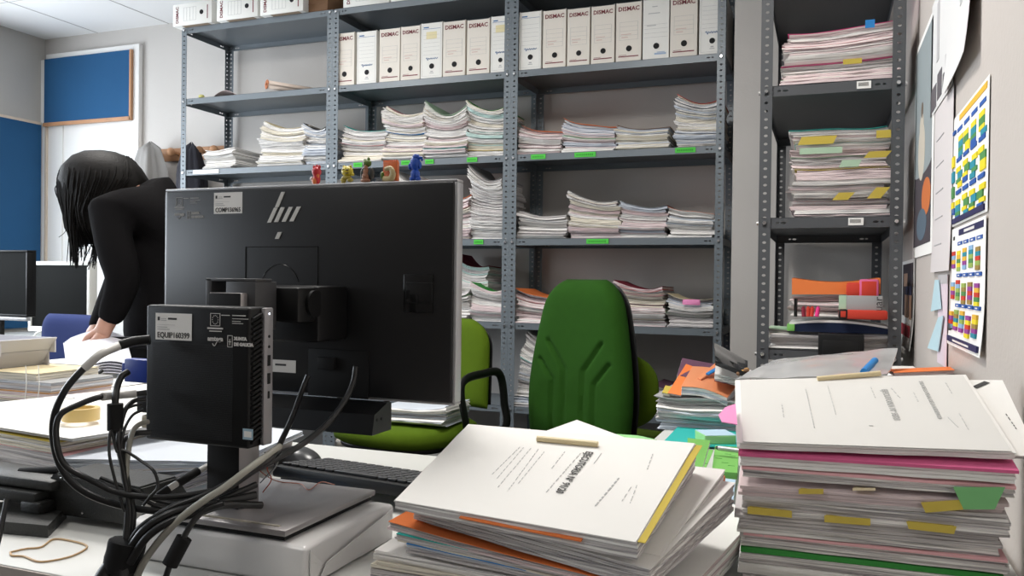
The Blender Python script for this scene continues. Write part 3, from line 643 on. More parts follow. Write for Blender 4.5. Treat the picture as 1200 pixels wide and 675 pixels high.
# slanted four-bar logo
LG = FRONT((0, YM-.0003, 0)); bm = B(); LT = .0012
def bar(x0, y0, x1, y1, w):
    p = px(x0, y0); q = px(x1, y1); ww = px(x0+w, y0).x-p.x
    prism(bm, [(p.x, YM, p.z), (p.x+ww, YM, p.z), (q.x+ww, YM, q.z), (q.x, YM, q.z)], (0, -LT, 0))
bar(313.5, 261, 321.5, 243.5, 4.4); bar(322.5, 243, 330, 225, 4.2)
for k in range(3): bar(321.5+9*k, 260.3-.4*k, 329.5+9.4*k, 243-.4*k, 4.6)
bar(322.5, 280, 326, 272, 4.6)
finish(bm, 'logo', LOGO, mon, smooth=False)
def sticker(parent, x0, x1, z1, z0, y, code, n='asset_sticker'):
    w = x1-x0; h = z1-z0; bm = B(); box(bm, x0, x1, y-.0004, y, z0, z1); s = finish(bm, n, SHEET, parent, smooth=False); tag(s, 'white inventory sticker reading '+code)
    text(code, h*.30, s, FRONT((x0+w*.5, y-.0005, z0+h*.17)), INK, fit=w*.88, off=.00008)
    rs = [(w*.06, h*.72, w*.06, h*.14, 0), (w*.15, h*.78, w*.14, h*.02, 1), (w*.15, h*.72, w*.16, h*.02, 1), (w*.35, h*.76, w*.24, h*.07, 0), (w*.05, h*.56, w*.5, h*.008, 1), (w*.05, h*.46, w*.28, h*.025, 1), (w*.05, h*.38, w*.34, h*.025, 1)]
    finish(rects(rs, FRONT((x0, y-.00045, z0)), .0002), 'small_print', [INK, INKG], s, smooth=False)
    return s
def funding_mark(parent, x0, z1, y, s, m, n='funding_mark'):
    """white printed marks: star-ring emblem, wordmarks"""
    L = lambda a, b, w, h: (a*s, -b*s, w*s, h*s, 0)
    rs = [L(.02, .24, .24, .012), L(.02, 0, .24, .012), L(.02, .24, .012, .25), L(.25, .24, .012, .25), L(-.05, .30, .38, .03), L(.0, .35, .3, .02), L(.29, .03, .2, .015)]
    rs += [L(.55, .03, .32, .018), L(.55, .09, .38, .012), L(.55, .14, .2, .012), L(.55, .18, .26, .012)]
    rs += [L(.44, .64, .12, .012), L(.44, .42, .12, .012), L(.44, .64, .012, .23), L(.55, .64, .012, .23), L(.49, .60, .015, .12), L(.465, .54, .065, .014)]
    for k in range(12): rs.append(L(.132+.07*math.cos(k*PI/6), .125+.085*math.sin(k*PI/6), .016, .016))
    bm = rects(rs, FRONT((x0, y-.0001, z1)), .0003)
    for k in range(7): tube(bm, [Vector((x0+s*(.08+.022*i), y-.0003, z1-s*(.58+.05*math.sin(i/4*PI)))) for i in range(6)], s*.008, n=4, k=1); break
    o = finish(bm, n, m, parent, smooth=False); tag(o, 'white printed emblem and wordmarks')
    text('amtega', s*.13, o, FRONT((x0+s*.15, y-.0004, z1-s*.49)), m, ext=.0002, off=.0003)
    text('XUNTA', s*.085, o, FRONT((x0+s*.60, y-.0004, z1-s*.47)), m, ext=.0002, align='LEFT', off=.0004)
    text('DE GALICIA', s*.085, o, FRONT((x0+s*.60, y-.0004, z1-s*.58)), m, ext=.0002, align='LEFT', off=.0004)
GREYP = mat('grey_print', (.42, .41, .39), .6)
a = px(251, 226); b = px(284, 250); sticker(mon, a.x, b.x, a.z, b.z, YM, 'COMP136965')
a = px(206, 232); b = px(240, 232); funding_mark(mon, a.x, a.z, YM, (b.x-a.x)*.92, GREYP)
# stand: foot plate, column, neck, mount frame
bm = B(); box(bm, -.80, -.603, .822, 1.035, .7975, .8055, .002); box(bm, -.795, -.608, .828, 1.03, .7915, .7975, mi=1); finish(bm, 'stand_foot', [ALU, BLACKM], mon)
bm = B(); box(bm, -.785, -.62, .832, .836, .8055, .8068); tag(finish(bm, 'foot_inlay', mat('pale_edge', (.6, .55, .45), .3, .6), mon), 'pale metal strip on the foot')
bm = B(); box(bm, -.766, -.713, .872, .914, .8055, 1.09, .002)
for f in bm.faces:
    f.normal_update()
    if f.normal.y < -.5 or f.normal.x < -.5: f.material_index = 1  # front and left faces blackened: the computer's shadow put into the colour
finish(bm, 'column', [ALU, BLACKM], mon)
bm = B(); a = at(250, 326, 1, .90); b = at(308, 326, 1, .90)
box(bm, a.x, a.x+.010, .885, .92, 1.06, a.z, .001); box(bm, a.x, b.x, .885, .92, a.z-.004, a.z, .001); box(bm, a.x+.034, b.x, .885, .93, 1.04, a.z-.004, .001); finish(bm, 'mount_frame', mat('dark_grey_plastic', (.055, .055, .058), .45), mon)
bm = B(); box(bm, -.735, -.665, .93, .975, 1.05, 1.098, .004); box(bm, -.76, -.66, .97, YM-.002, 1.02, 1.1, .006); cyl(bm, (-.75, .965, 1.075), (-.66, .965, 1.075), .019, n=20); finish(bm, 'neck', BLACK, mon)
bm = B(); a = px(318, 421); box(bm, a.x-.03, px(347, 421).x, YM-.0008, YM-.0002, px(0, 441).z if False else a.z-.019, a.z, 0); box(bm, a.x+.008, a.x+.028, YM-.0012, YM-.0006, a.z-.009, a.z-.006, mi=1); tag(finish(bm, 'rating_label', [SHEETG, INK], mon, smooth=False), 'small beige rating label')
bm = B()
# under-screen speaker bar
a = at(300, 470, 1, YM-.02); zt = ZB_; x0, x1 = -.93, at(447, 490, 1, 1.02).x
pr = [(0, .045), (-.028, .02), (-.03, -.012), (.05, -.012), (.05, .045)]
prism(bm, [(x0, 1.035+y*.9, zt-.038+z*.8+.002) for y, z in [(0, .045), (-.038, .030), (-.045, -.005), (.015, -.005), (.015, .045)]], (x1-x0, 0, 0))
for yy in (1.008, 1.02): cyl(bm, (x1-.001, yy, zt-.02), (x1+.0006, yy, zt-.02), .0022, n=10, mi=1)
tag(finish(bm, 'speaker_bar', [BLACK, BLACKM], smooth=False), 'black speaker bar clipped under the large monitor', 'speaker')
# mini computer
YP = .825; p0 = at(171, 357, 1, YP); p1 = at(297, 357, 1, YP); pb = at(300, 528, 1, YP)
X0, X1, Z0, Z1 = p0.x, p1.x, pb.z, p0.z; TP = .036
pc = thing('mini_computer', 'small black desktop computer hung upright on the monitor stand', 'computer', ((X0+X1)/2, YP+TP/2, Z0))
bm = B(); box(bm, X0, X1-.006, YP, YP+TP, Z0, Z1, .004, seg=3)
for k in range(60): 
    z = Z0+.008+(Z1-Z0-.055)*k/60; box(bm, X0+.012, X1-.03, YP-.0003, YP+.0005, z, z+.0010, mi=1)
finish(bm, 'case', [BLACK, mat('vent_black', (.006, .006, .006), .55)], pc)
bm = B(); 
for k in range(26):
    z = Z0+.006+(Z1-Z0-.016)*k/26; prism(bm, [(X1-.0065, YP+.004, z), (X1-.0065, YP+.021, z+.006), (X1-.0065, YP+.021, z+.009), (X1-.0065, YP+.004, z+.003)], (.0045, 0, 0))
finish(bm, 'vent_grille', BLACKM, pc, smooth=False)
bm = B(); box(bm, X1-.006, X1, YP+.022, YP+TP+.004, Z0+.001, Z1-.001, .002); fa = finish(bm, 'front_panel', mat('grey_front_panel', (.30, .29, .30), .4, .3), pc)
def port(y, z, hy, hz, nm, m=BLACKM):
    bm = B(); box(bm, X1-.0005, X1+.0006, y-hy, y+hy, z-hz, z+hz); finish(bm, nm, m, fa)
zc = lambda py: at(318, py, 0, X1).z
yc = YP+.031
for py in (394, 406): bm = B(); cyl(bm, (X1-.0004, yc, zc(py)), (X1+.0006, yc, zc(py)), .0019, n=12); finish(bm, 'audio_jack', BLACKM, fa)
port(yc, zc(422), .0028, .0068, 'usb_port'); port(yc, zc(443), .0028, .0068, 'usb_port'); port(yc, zc(462), .0018, .0045, 'usb_port')
bm = B(); ellipsoid(bm, (X1, yc, zc(367.5)), (.0009, .0014, .0014)); finish(bm, 'power_light', mat('power_led', (.8, .8, 1), .5, emit=(.8, .85, 1, 2.5)), fa)
q = lambda x, y: at(x, y, 1, YP)
a = q(183, 366.5); b = q(225, 399.5); sticker(pc, a.x, b.x, a.z, b.z, YP-.0004, 'EQUIP160399')
a = q(246, 367.5); b = q(295, 367.5); funding_mark(pc, a.x, a.z, YP-.0005, (b.x-a.x)*1.0, mat('white_print', (.62, .6, .57), .6))
a = q(285, 502); b = q(299, 516); bm = B(); box(bm, a.x, b.x-.003, YP-.0008, YP-.0003, b.z, a.z); box(bm, a.x+.002, b.x-.005, YP-.001, YP-.0007, b.z+.003, a.z-.003, mi=1); tag(finish(bm, 'processor_badge', [flat('badge_blue', (.35, .5, .6)), SHEET], pc, smooth=False), 'small pale blue badge')
# ream of paper under the foot
t = thing('paper_ream', 'white-wrapped ream of paper under the monitor foot', 'paper ream', (-.72, .93, ZD))
bm = B(); box(bm, -.855, -.573, .822, 1.034, ZD+.001, .7905, .006, seg=3)
bmesh.ops.subdivide_edges(bm, edges=[e for e in bm.edges if e.calc_length() > .1], cuts=10, use_grid_fill=True)
for v in bm.verts:
    if v.co.z > ZD+.03: v.co.z += 0; 
    s_ = max(0, 1-abs(v.co.z-.768)/.026)
    if v.co.x > -.58: v.co.x += .004*s_*math.sin((v.co.y)*19)+.002*s_
    if v.co.y < .83: v.co.y -= .005*s_*(.6+.4*math.sin(v.co.x*30))
    v.co += Vector((0, 0, min(0, -.0015*(noise.noise(v.co*14)+.2)) if v.co.z > .785 else 0))
finish(bm, 'wrapper', mat('glossy_wrap', (.72, .71, .70), .28, coat=.2), t, ang=60)
bm = B()
prism(bm, [(-.5705, .826, .785), (-.5695, .85, .762), (-.5705, .838, .745), (-.5715, .828, .743)], (.0012, 0, 0)); prism(bm, [(-.5705, .862, .76), (-.568, 1.02, .785), (-.568, 1.02, .744), (-.5705, .845, .743)], (.0010, 0, 0)); finish(bm, 'end_flap', mat('glossy_wrap', (.8, .8, .8)), t, smooth=False)
# ------------------------------------------------------------------ toys on the monitor (generic little creatures)
def toy(px_, w, h, name, label, parts):
    p = at(px_, 211 if px_ > 450 else 213.5, 1, YM+.018); t = thing(name, label, 'toy figure', (p.x, YM+.018, ZT_))
    sc = .001*1.19
    for nm, m, shapes in parts:
        bm = B()
        for (x, y, z, a, b, c) in shapes: ellipsoid(bm, (p.x+x*sc, YM+.018+y*sc, ZT_+z*sc), (a*sc, b*sc, c*sc), 14)
        finish(bm, nm, m, t)
T = lambda n_, c_: mat(n_, c_, .35, bump=.5, bscale=600)
toy(371, 12, 26, 'toy_figure', 'small red toy creature with white hand, leftmost on the monitor', [
 ('body', T('toy_red', (.55, .02, .03)), [(0, 0, 8, 5, 5, 8), (0, 0, 17, 6, 6, 7), (-4, 0, 23, 1.8, 2, 3), (4, 0, 23, 1.8, 2, 3), (0, 0, 24, 1.5, 2, 2.5)]),
 ('hand', T('toy_white', (.75, .7, .68)), [(-6, -2, 8, 2.5, 2.5, 2.5)]), ('belly', T('toy_orange', (.75, .2, .05)), [(-1, -3, 5, 3.5, 3, 5), (3, -2, 12, 2, 2, 4)])])
toy(407, 18, 25, 'toy_figure', 'yellow toy creature with striped limbs, second from left', [
 ('body', T('toy_yellow', (.62, .50, .03)), [(0, 0, 16, 8, 7, 7), (-5, 0, 22, 2, 2, 2), (4, 0, 22, 2, 2, 2), (7, 0, 12, 3, 3, 2)]),
 ('limbs', T('toy_ochre', (.45, .36, .06)), [(-5, -1, 5, 4, 4, 3), (5, -1, 5, 4, 4, 3), (0, -2, 8, 7, 4, 2.5), (-6, 0, 2, 3, 3, 2)]), ('markings', T('toy_brown', (.10, .05, .02)), [(-2, -6, 18, 2.5, 1, .8), (3, -6, 17, 2.5, 1, .8), (3, -6, 13, 3, 1, .7)])])
toy(430, 16, 30, 'toy_figure', 'dark toy dragon with brown tail and green head, middle one', [
 ('body', T('toy_dark', (.03, .035, .03)), [(-5, 0, 12, 4, 5, 8), (6, 0, 12, 4, 5, 8), (0, 2, 10, 7, 4, 9)]),
 ('tail', T('toy_tan', (.35, .16, .09)), [(0, -4, 3, 7, 4, 3), (0, -4, 8, 5, 4, 5), (0, -3, 14, 4, 3, 5), (0, -3, 19, 2.5, 3, 4)]), ('head', T('toy_green', (.10, .17, .02)), [(0, 0, 25, 6, 5, 5), (-3, 0, 29, 2, 2, 2), (2, 0, 30, 2, 2, 3)])])
p = at(457, 211, 1, YM+.018); t = thing('toy_figure', 'orange block toy with beige snail-like shape, second from right', 'toy figure', (p.x, YM+.018, ZT_))
bm = B(); box(bm, p.x-.0125, p.x+.0125, YM+.017, YM+.025, ZT_, ZT_+.032, .0025)
for k in range(7): box(bm, p.x-.012+.0035*k, p.x-.010+.0035*k, YM+.018, YM+.024, ZT_+.031, ZT_+.0335, .0005)
finish(bm, 'block', T('toy_block', (.66, .14, .03)), t)
bm = B(); tube(bm, [(p.x-.006, YM+.012, ZT_+.003), (p.x+.004, YM+.012, ZT_+.004), (p.x+.008, YM+.012, ZT_+.012), (p.x+.004, YM+.012, ZT_+.020), (p.x-.005, YM+.012, ZT_+.019)], (.006, .003), n=12); finish(bm, 'shell', T('toy_beige', (.50, .40, .20)), t)
bm = B(); ellipsoid(bm, (p.x-.009, YM+.011, ZT_+.010), (.003, .003, .006)); finish(bm, 'leaf', T('toy_green', (0, 0, 0)), t)
toy(486.5, 17, 33, 'toy_figure', 'bright blue toy creature with a curled tuft, rightmost', [
 ('body', T('toy_blue', (.01, .07, .42)), [(0, 0, 22, 7, 6, 9), (0, 0, 9, 6, 6, 7), (-4, 0, 3, 3.5, 4, 4), (4, 0, 3, 3.5, 4, 4), (-7, 0, 19, 2.5, 3, 4.5), (6, 0, 20, 2.5, 3, 5), (1, 0, 30, 5, 4, 4), (6, 0, 29, 4, 2.5, 2), (9, 0, 26.5, 1.5, 1.5, 2)])])
# ------------------------------------------------------------------ keyboard, mouse, bits
t = thing('keyboard', 'black keyboard lying behind the monitor foot', 'keyboard', (-.676, 1.195, ZD))
R_ = Matrix.Translation((-.665, 1.232, ZD+.008)) @ Matrix.Rotation(math.radians(-7), 4, 'Z') @ Matrix.Rotation(math.radians(-7), 4, 'X')
bm = B(); box(bm, -.225, .225, -.078, .070, .006, .026, .004, M=R_); finish(bm, 'case', BLACK, t)
bm = B()
for r in range(6):
    x = -.218; r_ = random.Random(r); yk = -.062+.0212*r
    while x < .205:
        w_ = .0165 if not (r == 0 and -.12 < x < -.02) else .09
        if abs(x-.075) < .008 or abs(x-.145) < .006: x += .008
        box(bm, x, x+w_, yk, yk+.0165, .026, .031, .0012, M=R_, seg=1); x += w_+.0028
tag(finish(bm, 'keys', mat('key_black', (.022, .022, .024), .5), t), 'dark low-profile keys')
for s in (-1, 1):
    bm = B(); box(bm, s*.19-.02, s*.19+.02, -.072, -.055, -.012, .008, .001, M=R_); finish(bm, 'foot', BLACKM, t)
bm = B(); ellipsoid(bm, (0, 0, .010), (.036, .062, .031), 28)
for v in bm.verts: v.co.z = max(v.co.z, 0)
bmesh.ops.transform(bm, matrix=Matrix.Translation((-.955, 1.345, ZD)) @ Matrix.Rotation(1.15, 4, 'Z'), verts=bm.verts)
tag(finish(bm, 'computer_mouse', mat('mouse_black', (.03, .03, .032), .3)), 'black computer mouse on the desk behind the monitor stand', 'mouse')
bm = B(); cf = lambda u, v, s: (-.965+.17*u, 1.05+.09*v, ZD+.0005+.003*math.sin(u*4+v*5)**2)
sheet(bm, cf, 1, 0, 1, 0, 1); tag(finish(bm, 'plastic_sleeve', flat('bright_blue_plastic', (.03, .25, .62), .3)), 'bright blue plastic sleeve end poking out by the stand column', 'sleeve')
bm = B(); tube(bm, [(-.60+.012*i, 1.0+.003*math.sin(i*.8), .8065) for i in range(0)] or [at(300, 548, 1, .95), at(316, 560, 1, .97), at(330, 565, 2, .807), at(352, 567, 2, .807), at(362, 574, 2, .807), at(376, 565, 2, .807), at(392, 568, 2, .807)], .0008, n=6)
tag(finish(bm, 'thin_wire', mat('copper_orange_wire', (.35, .10, .05), .5)), 'thin reddish wire trailing over the stand foot', 'wire')
for k, (c_, pts, lb) in enumerate((((.45, .08, .03), [(322, 532), (313, 548), (318, 562), (308, 577)], 'thin orange wire hanging beside the stand column'), ((.04, .04, .05), [(310, 530), (322, 545), (312, 558), (305, 566)], 'thin black wire looping beside the stand column'), ((.5, .5, .48), [(318, 525), (326, 540), (316, 556), (309, 560), (305, 556)], 'thin white wire looping beside the stand column'))):
    bm = B(); tube(bm, [at(x, y, 1, .93) for x, y in pts], .0008, n=6); tag(finish(bm, 'thin_wire', mat('wire%d' % k, c_, .5)), lb, 'wire')
# ------------------------------------------------------------------ cables
CAB = mat('cable_black', (.014, .014, .014), .35); CABG = mat('cable_grey', (.36, .35, .30), .5); CABW = mat('cable_white_tape', (.62, .61, .58), .35)
def cable(label, pts, r, m=CAB, n=10, name='cable', extra=None):
    P = [atd(x, y, d) for x, y, d in pts]
    bm = B(); tube(bm, P, r, n=n, k=10); o = finish(bm, name, m, ang=80)
    tag(o, label, 'cable'); return o
def child_tube(o, nm, pts, r, m, label=None):
    P = [atd(x, y, d) for x, y, d in pts]; bm = B(); tube(bm, P, r, n=12, k=8 if len(P) > 2 else 1); c = finish(bm, nm, m, o); 
    if label: tag(c, label)
o = cable('thick black cable with white-taped start making the outermost loop', [(172, 398, 1.045), (158, 400, 1.04), (140, 405, 1.03), (118, 415, 1.0), (98, 432, .99), (76, 458, .98), (63, 490, .98), (64, 525, .98), (76, 555, .98), (100, 577, .98), (140, 592, .98), (190, 599, .985), (240, 592, .99), (262, 584, .995), (300, 568, 1.03)], .0042)
child_tube(o, 'white_tape', [(139, 405.5, 1.029), (118, 415, 1.0), (98, 432, .99)], .0054, CABW, 'white tape wound round the cable')
child_tube(o, 'plug', [(176, 398, 1.045), (158, 400, 1.04), (140, 404.5, 1.03)], .0062, BLACK)
o = cable('black cable with white-taped plug making the second loop', [(172, 460, 1.045), (160, 461.5, 1.04), (140, 463, 1.03), (118, 465, 1.0), (95, 473, .985), (70, 487, .975), (66, 515, .97), (76, 545, .97), (105, 562, .97), (140, 578, .97), (190, 583, .975), (240, 577, .985), (270, 570, 1.0)], .0036)
child_tube(o, 'white_tape', [(160, 461.5, 1.04), (140, 463, 1.03), (120, 465, 1.0)], .005, CABW, 'white tape wound round the cable')
o = cable('black video cable with blue connector and ferrite bead', [(150, 436, 1.03), (142, 442, 1.02), (137, 455, 1.01), (135, 472, 1.0), (135, 505, 1.0), (142, 535, .99), (150, 575, .98), (150, 605, .97), (147, 640, .96)], .0042)
child_tube(o, 'ferrite_bead', [(135, 473, 1.0), (135, 504, 1.0)], .0092, BLACKM, 'black cylinder on the cable')
a = at(148, 420, 1, YP+.006); b = at(174, 449, 1, YP+.006)
bm = B(); box(bm, a.x, b.x+.006, YP+.002, YP+.018, b.z, a.z, .002); box(bm, a.x-.006, a.x, YP+.004, YP+.016, b.z+.006, a.z-.006, .001); tag(finish(bm, 'connector', mat('connector_blue', (.015, .045, .30), .4), o), 'blue screw connector')
o = cable('black cable dropping from the lower plug block beside the ferrite bead', [(170, 468, 1.04), (157, 470, 1.03), (147, 480, 1.01), (141, 500, 1.0), (139, 520, .99), (146, 560, .98), (152, 600, .97), (150, 640, .96)], .003)
a = at(158, 459, 1, YP+.004); b = at(174, 485, 1, YP+.004); bm = B(); box(bm, a.x, b.x+.006, YP+.006, YP+.026, b.z, a.z, .003); finish(bm, 'plug_block', BLACK, o)
o = cable('thin black cable from the upper thin plug', [(166, 474, 1.03), (155, 476, 1.02), (146, 482, 1.01), (142, 500, 1.0), (138, 530, .985), (130, 505, .99), (128, 530, .98), (134, 560, .975), (146, 600, .97)], .0018)
o = cable('thin black cable curving from the lower thin plug', [(168, 480, 1.03), (155, 487, 1.02), (146, 503, 1.0), (142, 525, .99), (150, 530, .985), (165, 540, .98), (180, 552, .97), (185, 570, .965), (176, 582, .96), (168, 592, .96)], .0018)
o = cable('grey network cable from the lowest plug', [(174, 494, 1.045), (164, 497, 1.035), (156, 505, 1.02), (151, 525, 1.0), (148, 555, .985), (150, 590, .975), (152, 620, .97), (150, 645, .96)], .0032, CABG)
a = at(163, 487, 1, YP+.004); b = at(175, 503, 1, YP+.004); bm = B(); box(bm, a.x, b.x+.006, YP+.008, YP+.022, b.z, a.z, .001); tag(finish(bm, 'plug', mat('clear_plug', (.45, .40, .30), .15), o), 'clear plastic plug')
o = cable('black mains lead behind the grey network cable', [(176, 507, 1.045), (160, 508, 1.035), (150, 513, 1.02), (143, 522, 1.0), (146, 560, .985), (156, 600, .975), (152, 640, .965)], .0038)
# from the monitor ports down behind the computer to the strap
o = cable('black cable from the right-hand monitor port', [(417, 430, 1.172), (414, 448, 1.165), (404, 470, 1.15), (385, 495, 1.12), (355, 520, 1.09), (325, 537, 1.05), (300, 550, 1.02), (262, 574, .985), (220, 588, .975), (185, 604, .97), (152, 640, .965)], .0042)
o = cable('black cable from the left-hand monitor port', [(361, 440, 1.165), (355, 455, 1.16), (344, 485, 1.12), (332, 512, 1.08), (318, 536, 1.03), (285, 556, 1.0), (240, 580, .975), (200, 596, .965), (165, 618, .96), (148, 645, .96)], .0038)
o = cable('beige grey cable crossing in front of the stand column', [(328, 523, 1.05), (310, 536, 1.02), (288, 552, .985), (262, 572, .965), (240, 586, .955), (212, 607, .95), (188, 632, .95), (168, 660, .95), (155, 690, .95)], .0042, CABG)
o = cable('black cable with a slanted ferrite bead in front of the wrapped ream', [(262, 590, .96), (240, 598, .955), (226, 612, .95), (214, 632, .945), (200, 660, .94), (190, 690, .94)], .0036)
child_tube(o, 'ferrite_bead', [(216, 630, .945), (199, 662, .94)], .0092, BLACKM, 'black cylinder on the cable')
o = cable('upper of the two heavy black cables arching into the strap', [(300, 580, 1.01), (260, 588, .985), (225, 594, .965), (195, 604, .955), (168, 622, .95), (148, 650, .95)], .0048)
o = cable('lower of the two heavy black cables arching into the strap', [(306, 592, 1.02), (262, 592, .975), (235, 600, .96), (200, 611, .95), (172, 630, .945), (152, 660, .945)], .0048)
for k, (dx, dy) in enumerate(((0, 0), (4, 7))):
    o = cable(['slim black cable sweeping low behind the loops', 'slim black cable just under its twin behind the loops'][k], [(118+dx, 560+dy, .995), (150+dx, 572+dy, .99), (190, 588+dy, .985), (230, 592+dy, .98), (258, 586+dy, .98)], .0026)
o = cable('white-and-black wrapped cable rising behind the loops to the column', [(150, 612, 1.0), (168, 596, 1.02), (190, 578, 1.04), (215, 562, 1.06), (246, 545, 1.10)], .0042, CABW)
child_tube(o, 'black_sleeve', [(185, 582, 1.035), (198, 573, 1.045)], .0058, BLACKM, 'black tape sleeve'); child_tube(o, 'black_sleeve', [(208, 567, 1.052), (232, 552, 1.08)], .0058, BLACKM, 'black tape sleeve')
P = [atd(x, y, d) for x, y, d in ((138, 632, .955), (141, 648, .955), (145, 672, .955))]
bm = B(); tube(bm, [atd(150, 634, .955), atd(146, 650, .955), atd(143, 668, .955)], .021, n=16, k=6, sq=.75)
for v in bm.verts: v.co += Vector((.0015*noise.noise(v.co*160), 0, .0015*noise.noise(v.co*130)))
tag(finish(bm, 'velcro_strap', BLACKM, ang=80), 'black hook-and-loop strap gathering the cable bundle', 'strap')
o = cable('left tail of the cable bundle below the strap', [(140, 655, .955), (130, 662, .95), (118, 680, .945), (110, 700, .94)], .0085)
o = cable('thick tail of the cable bundle straight below the strap', [(146, 655, .955), (143, 680, .95), (140, 710, .945)], .0135)
o = cable('twisted black and white lead at the far left edge', [(8, 585, .98), (4, 605, .97), (0, 625, .96), (-6, 650, .95)], .003)
# rubber band
bm = B(); pts = [(12, 647), (30, 643), (48, 641), (62, 632), (80, 633), (102, 640), (88, 650), (66, 656), (45, 658), (28, 652), (14, 651), (12, 647)]
tube(bm, [at(x, y, 2, ZD+.0016) for x, y in pts], .0013, n=6, k=6); tag(finish(bm, 'rubber_band', mat('rubber_tan', (.52, .34, .17), .5)), 'tan rubber band lying on the desk at lower left', 'rubber band')
# ------------------------------------------------------------------ heavy black punch at the left
t = thing('hole_punch', 'heavy black office punch on the desk at left', 'hole punch', (-1.12, .93, ZD))
PB1 = mat('punch_enamel', (.014, .0145, .013), .45, bump=.3, bscale=300)
def ap(x, y, d): return atd(x, y, d)
hx = lambda px_, y_: at(px_, 580, 1, y_).x
zz = lambda px_, py_, y_: at(px_, py_, 1, y_).z
bm = B(); F0 = [at(-40, 606, 2, ZD+.001), at(-30, 622, 2, ZD+.001), at(56, 630, 2, ZD+.001), at(78, 607, 2, ZD+.001), at(40, 596, 2, ZD+.001)]
prism(bm, [tuple(p) for p in F0], (0, 0, .017)); finish(bm, 'base_plate', PB1, t, smooth=False)
x0_, x1_ = hx(58, .90), hx(176, .90); zt_, zb_ = zz(60, 553, .90), zz(60, 602, .90)
bm = B(); prism(bm, [(x0_-.02, .90, zb_), (x1_-.02, .90, max(ZD+.002, zb_)), (x1_+.01, .90, zb_+.022), (x1_-.02, .90, zt_-.006), (x0_+.015, .90, zt_), (x0_, .90, zt_-.006)], (0, .075, 0)); bmesh.ops.bevel(bm, geom=bm.edges[:], offset=.003, segments=2, affect='EDGES'); finish(bm, 'punch_body', PB1, t)
bm = B(); a_ = hx(-60, .90); box(bm, a_, x0_+.02, .885, .955, zt_-.026, zt_-.010, .005); finish(bm, 'lever', PB1, t)
bm = B(); box(bm, a_, x0_, .875, .93, zt_-.046, zt_-.027, .004); box(bm, hx(22, .87), hx(44, .87), .872, .90, ZD+.018, zt_-.04, .003); finish(bm, 'hinge_block', PB1, t)
bm = B(); cyl(bm, at(24, 553, 1, .92), at(70, 551, 1, .93), .0065); finish(bm, 'handle_bar', BLACKM, t)
for (x, y) in ((72, 560), (77, 562), (82, 563), (90, 564), (97, 601)):
    p = atd(x, y, 1.02); bm = B(); p = at(x, y, 1, .90); ellipsoid(bm, (p.x, .899, p.z), (.0016, .0016, .0016), 8); finish(bm, 'rivet', BOLT, t)
# ------------------------------------------------------------------ loose sheaves given by their corner points
def sheaf(label, cor, th, k, seed, pal=(0, 1), name='paper_file', cat='paper file', bow=0, fan=(0, 0), jit=.02, group=None, cover=None, clab=None, cth=.0007, nu=10, nv=6, under=None):
    """cor: near-left, near-right, far-right, far-left top points; th: thickness or 4 corner thicknesses"""
    c = [Vector(p) for p in cor]; T_ = th if isinstance(th, (list, tuple)) else [th]*4; rnd = random.Random(seed)
    def surf(u, v, s):
        uu = u+fan[0]*(1-s); vv = v+fan[1]*(1-s)
        p = (c[0]*(1-uu)+c[1]*uu)*(1-vv)+(c[3]*(1-uu)+c[2]*uu)*vv
        tt = (T_[0]*(1-u)+T_[1]*u)*(1-v)+(T_[3]*(1-u)+T_[2]*u)*v
        z = p.z+bow*(math.sin(min(1, max(0, u))*PI)-.5)*.02
        return Vector((p.x, p.y, z-tt*(1-s)))
    bm = B(); layers(bm, surf, 0, 1, k, jit, jit, rnd, nu, nv, rag=.002 if jit else 0)
    t = thing(name, label, cat, tuple(surf(.5, .5, 0)), group)
    finish(bm, 'pages', [PAL[pal[0]], PAL[pal[-1]]], t, smooth=False)
    if cover:
        bm = B(); sheet(bm, surf, 1.0, -.012, 1.012, -.015, 1.01, cth, nu, nv); tag(finish(bm, 'cover', COL[cover], t, smooth=False), clab)
    if under:
        bm = B(); sheet(bm, surf, 0, -.02, 1.035, -.02, 1.02, .0007, nu, nv); finish(bm, 'lower_cover', COL[under], t, smooth=False)
    t['_'] = 0; del t['_']
    return t, surf
def _mark(bm, surf, u0, v0, u1, v1, w):
    a = surf(u0, v0, 1); b = surf(u1, v1, 1); d = (b-a); nrm = (surf(.6, .5, 1)-surf(.5, .5, 1)).cross(surf(.5, .6, 1)-surf(.5, .5, 1)).normalized(); s = d.cross(nrm).normalized()*w/2; up = nrm*.0004
    prism(bm, [tuple(v) for v in (a+s+up, b+s+up, b-s+up, a-s+up)], tuple(nrm*.0003))
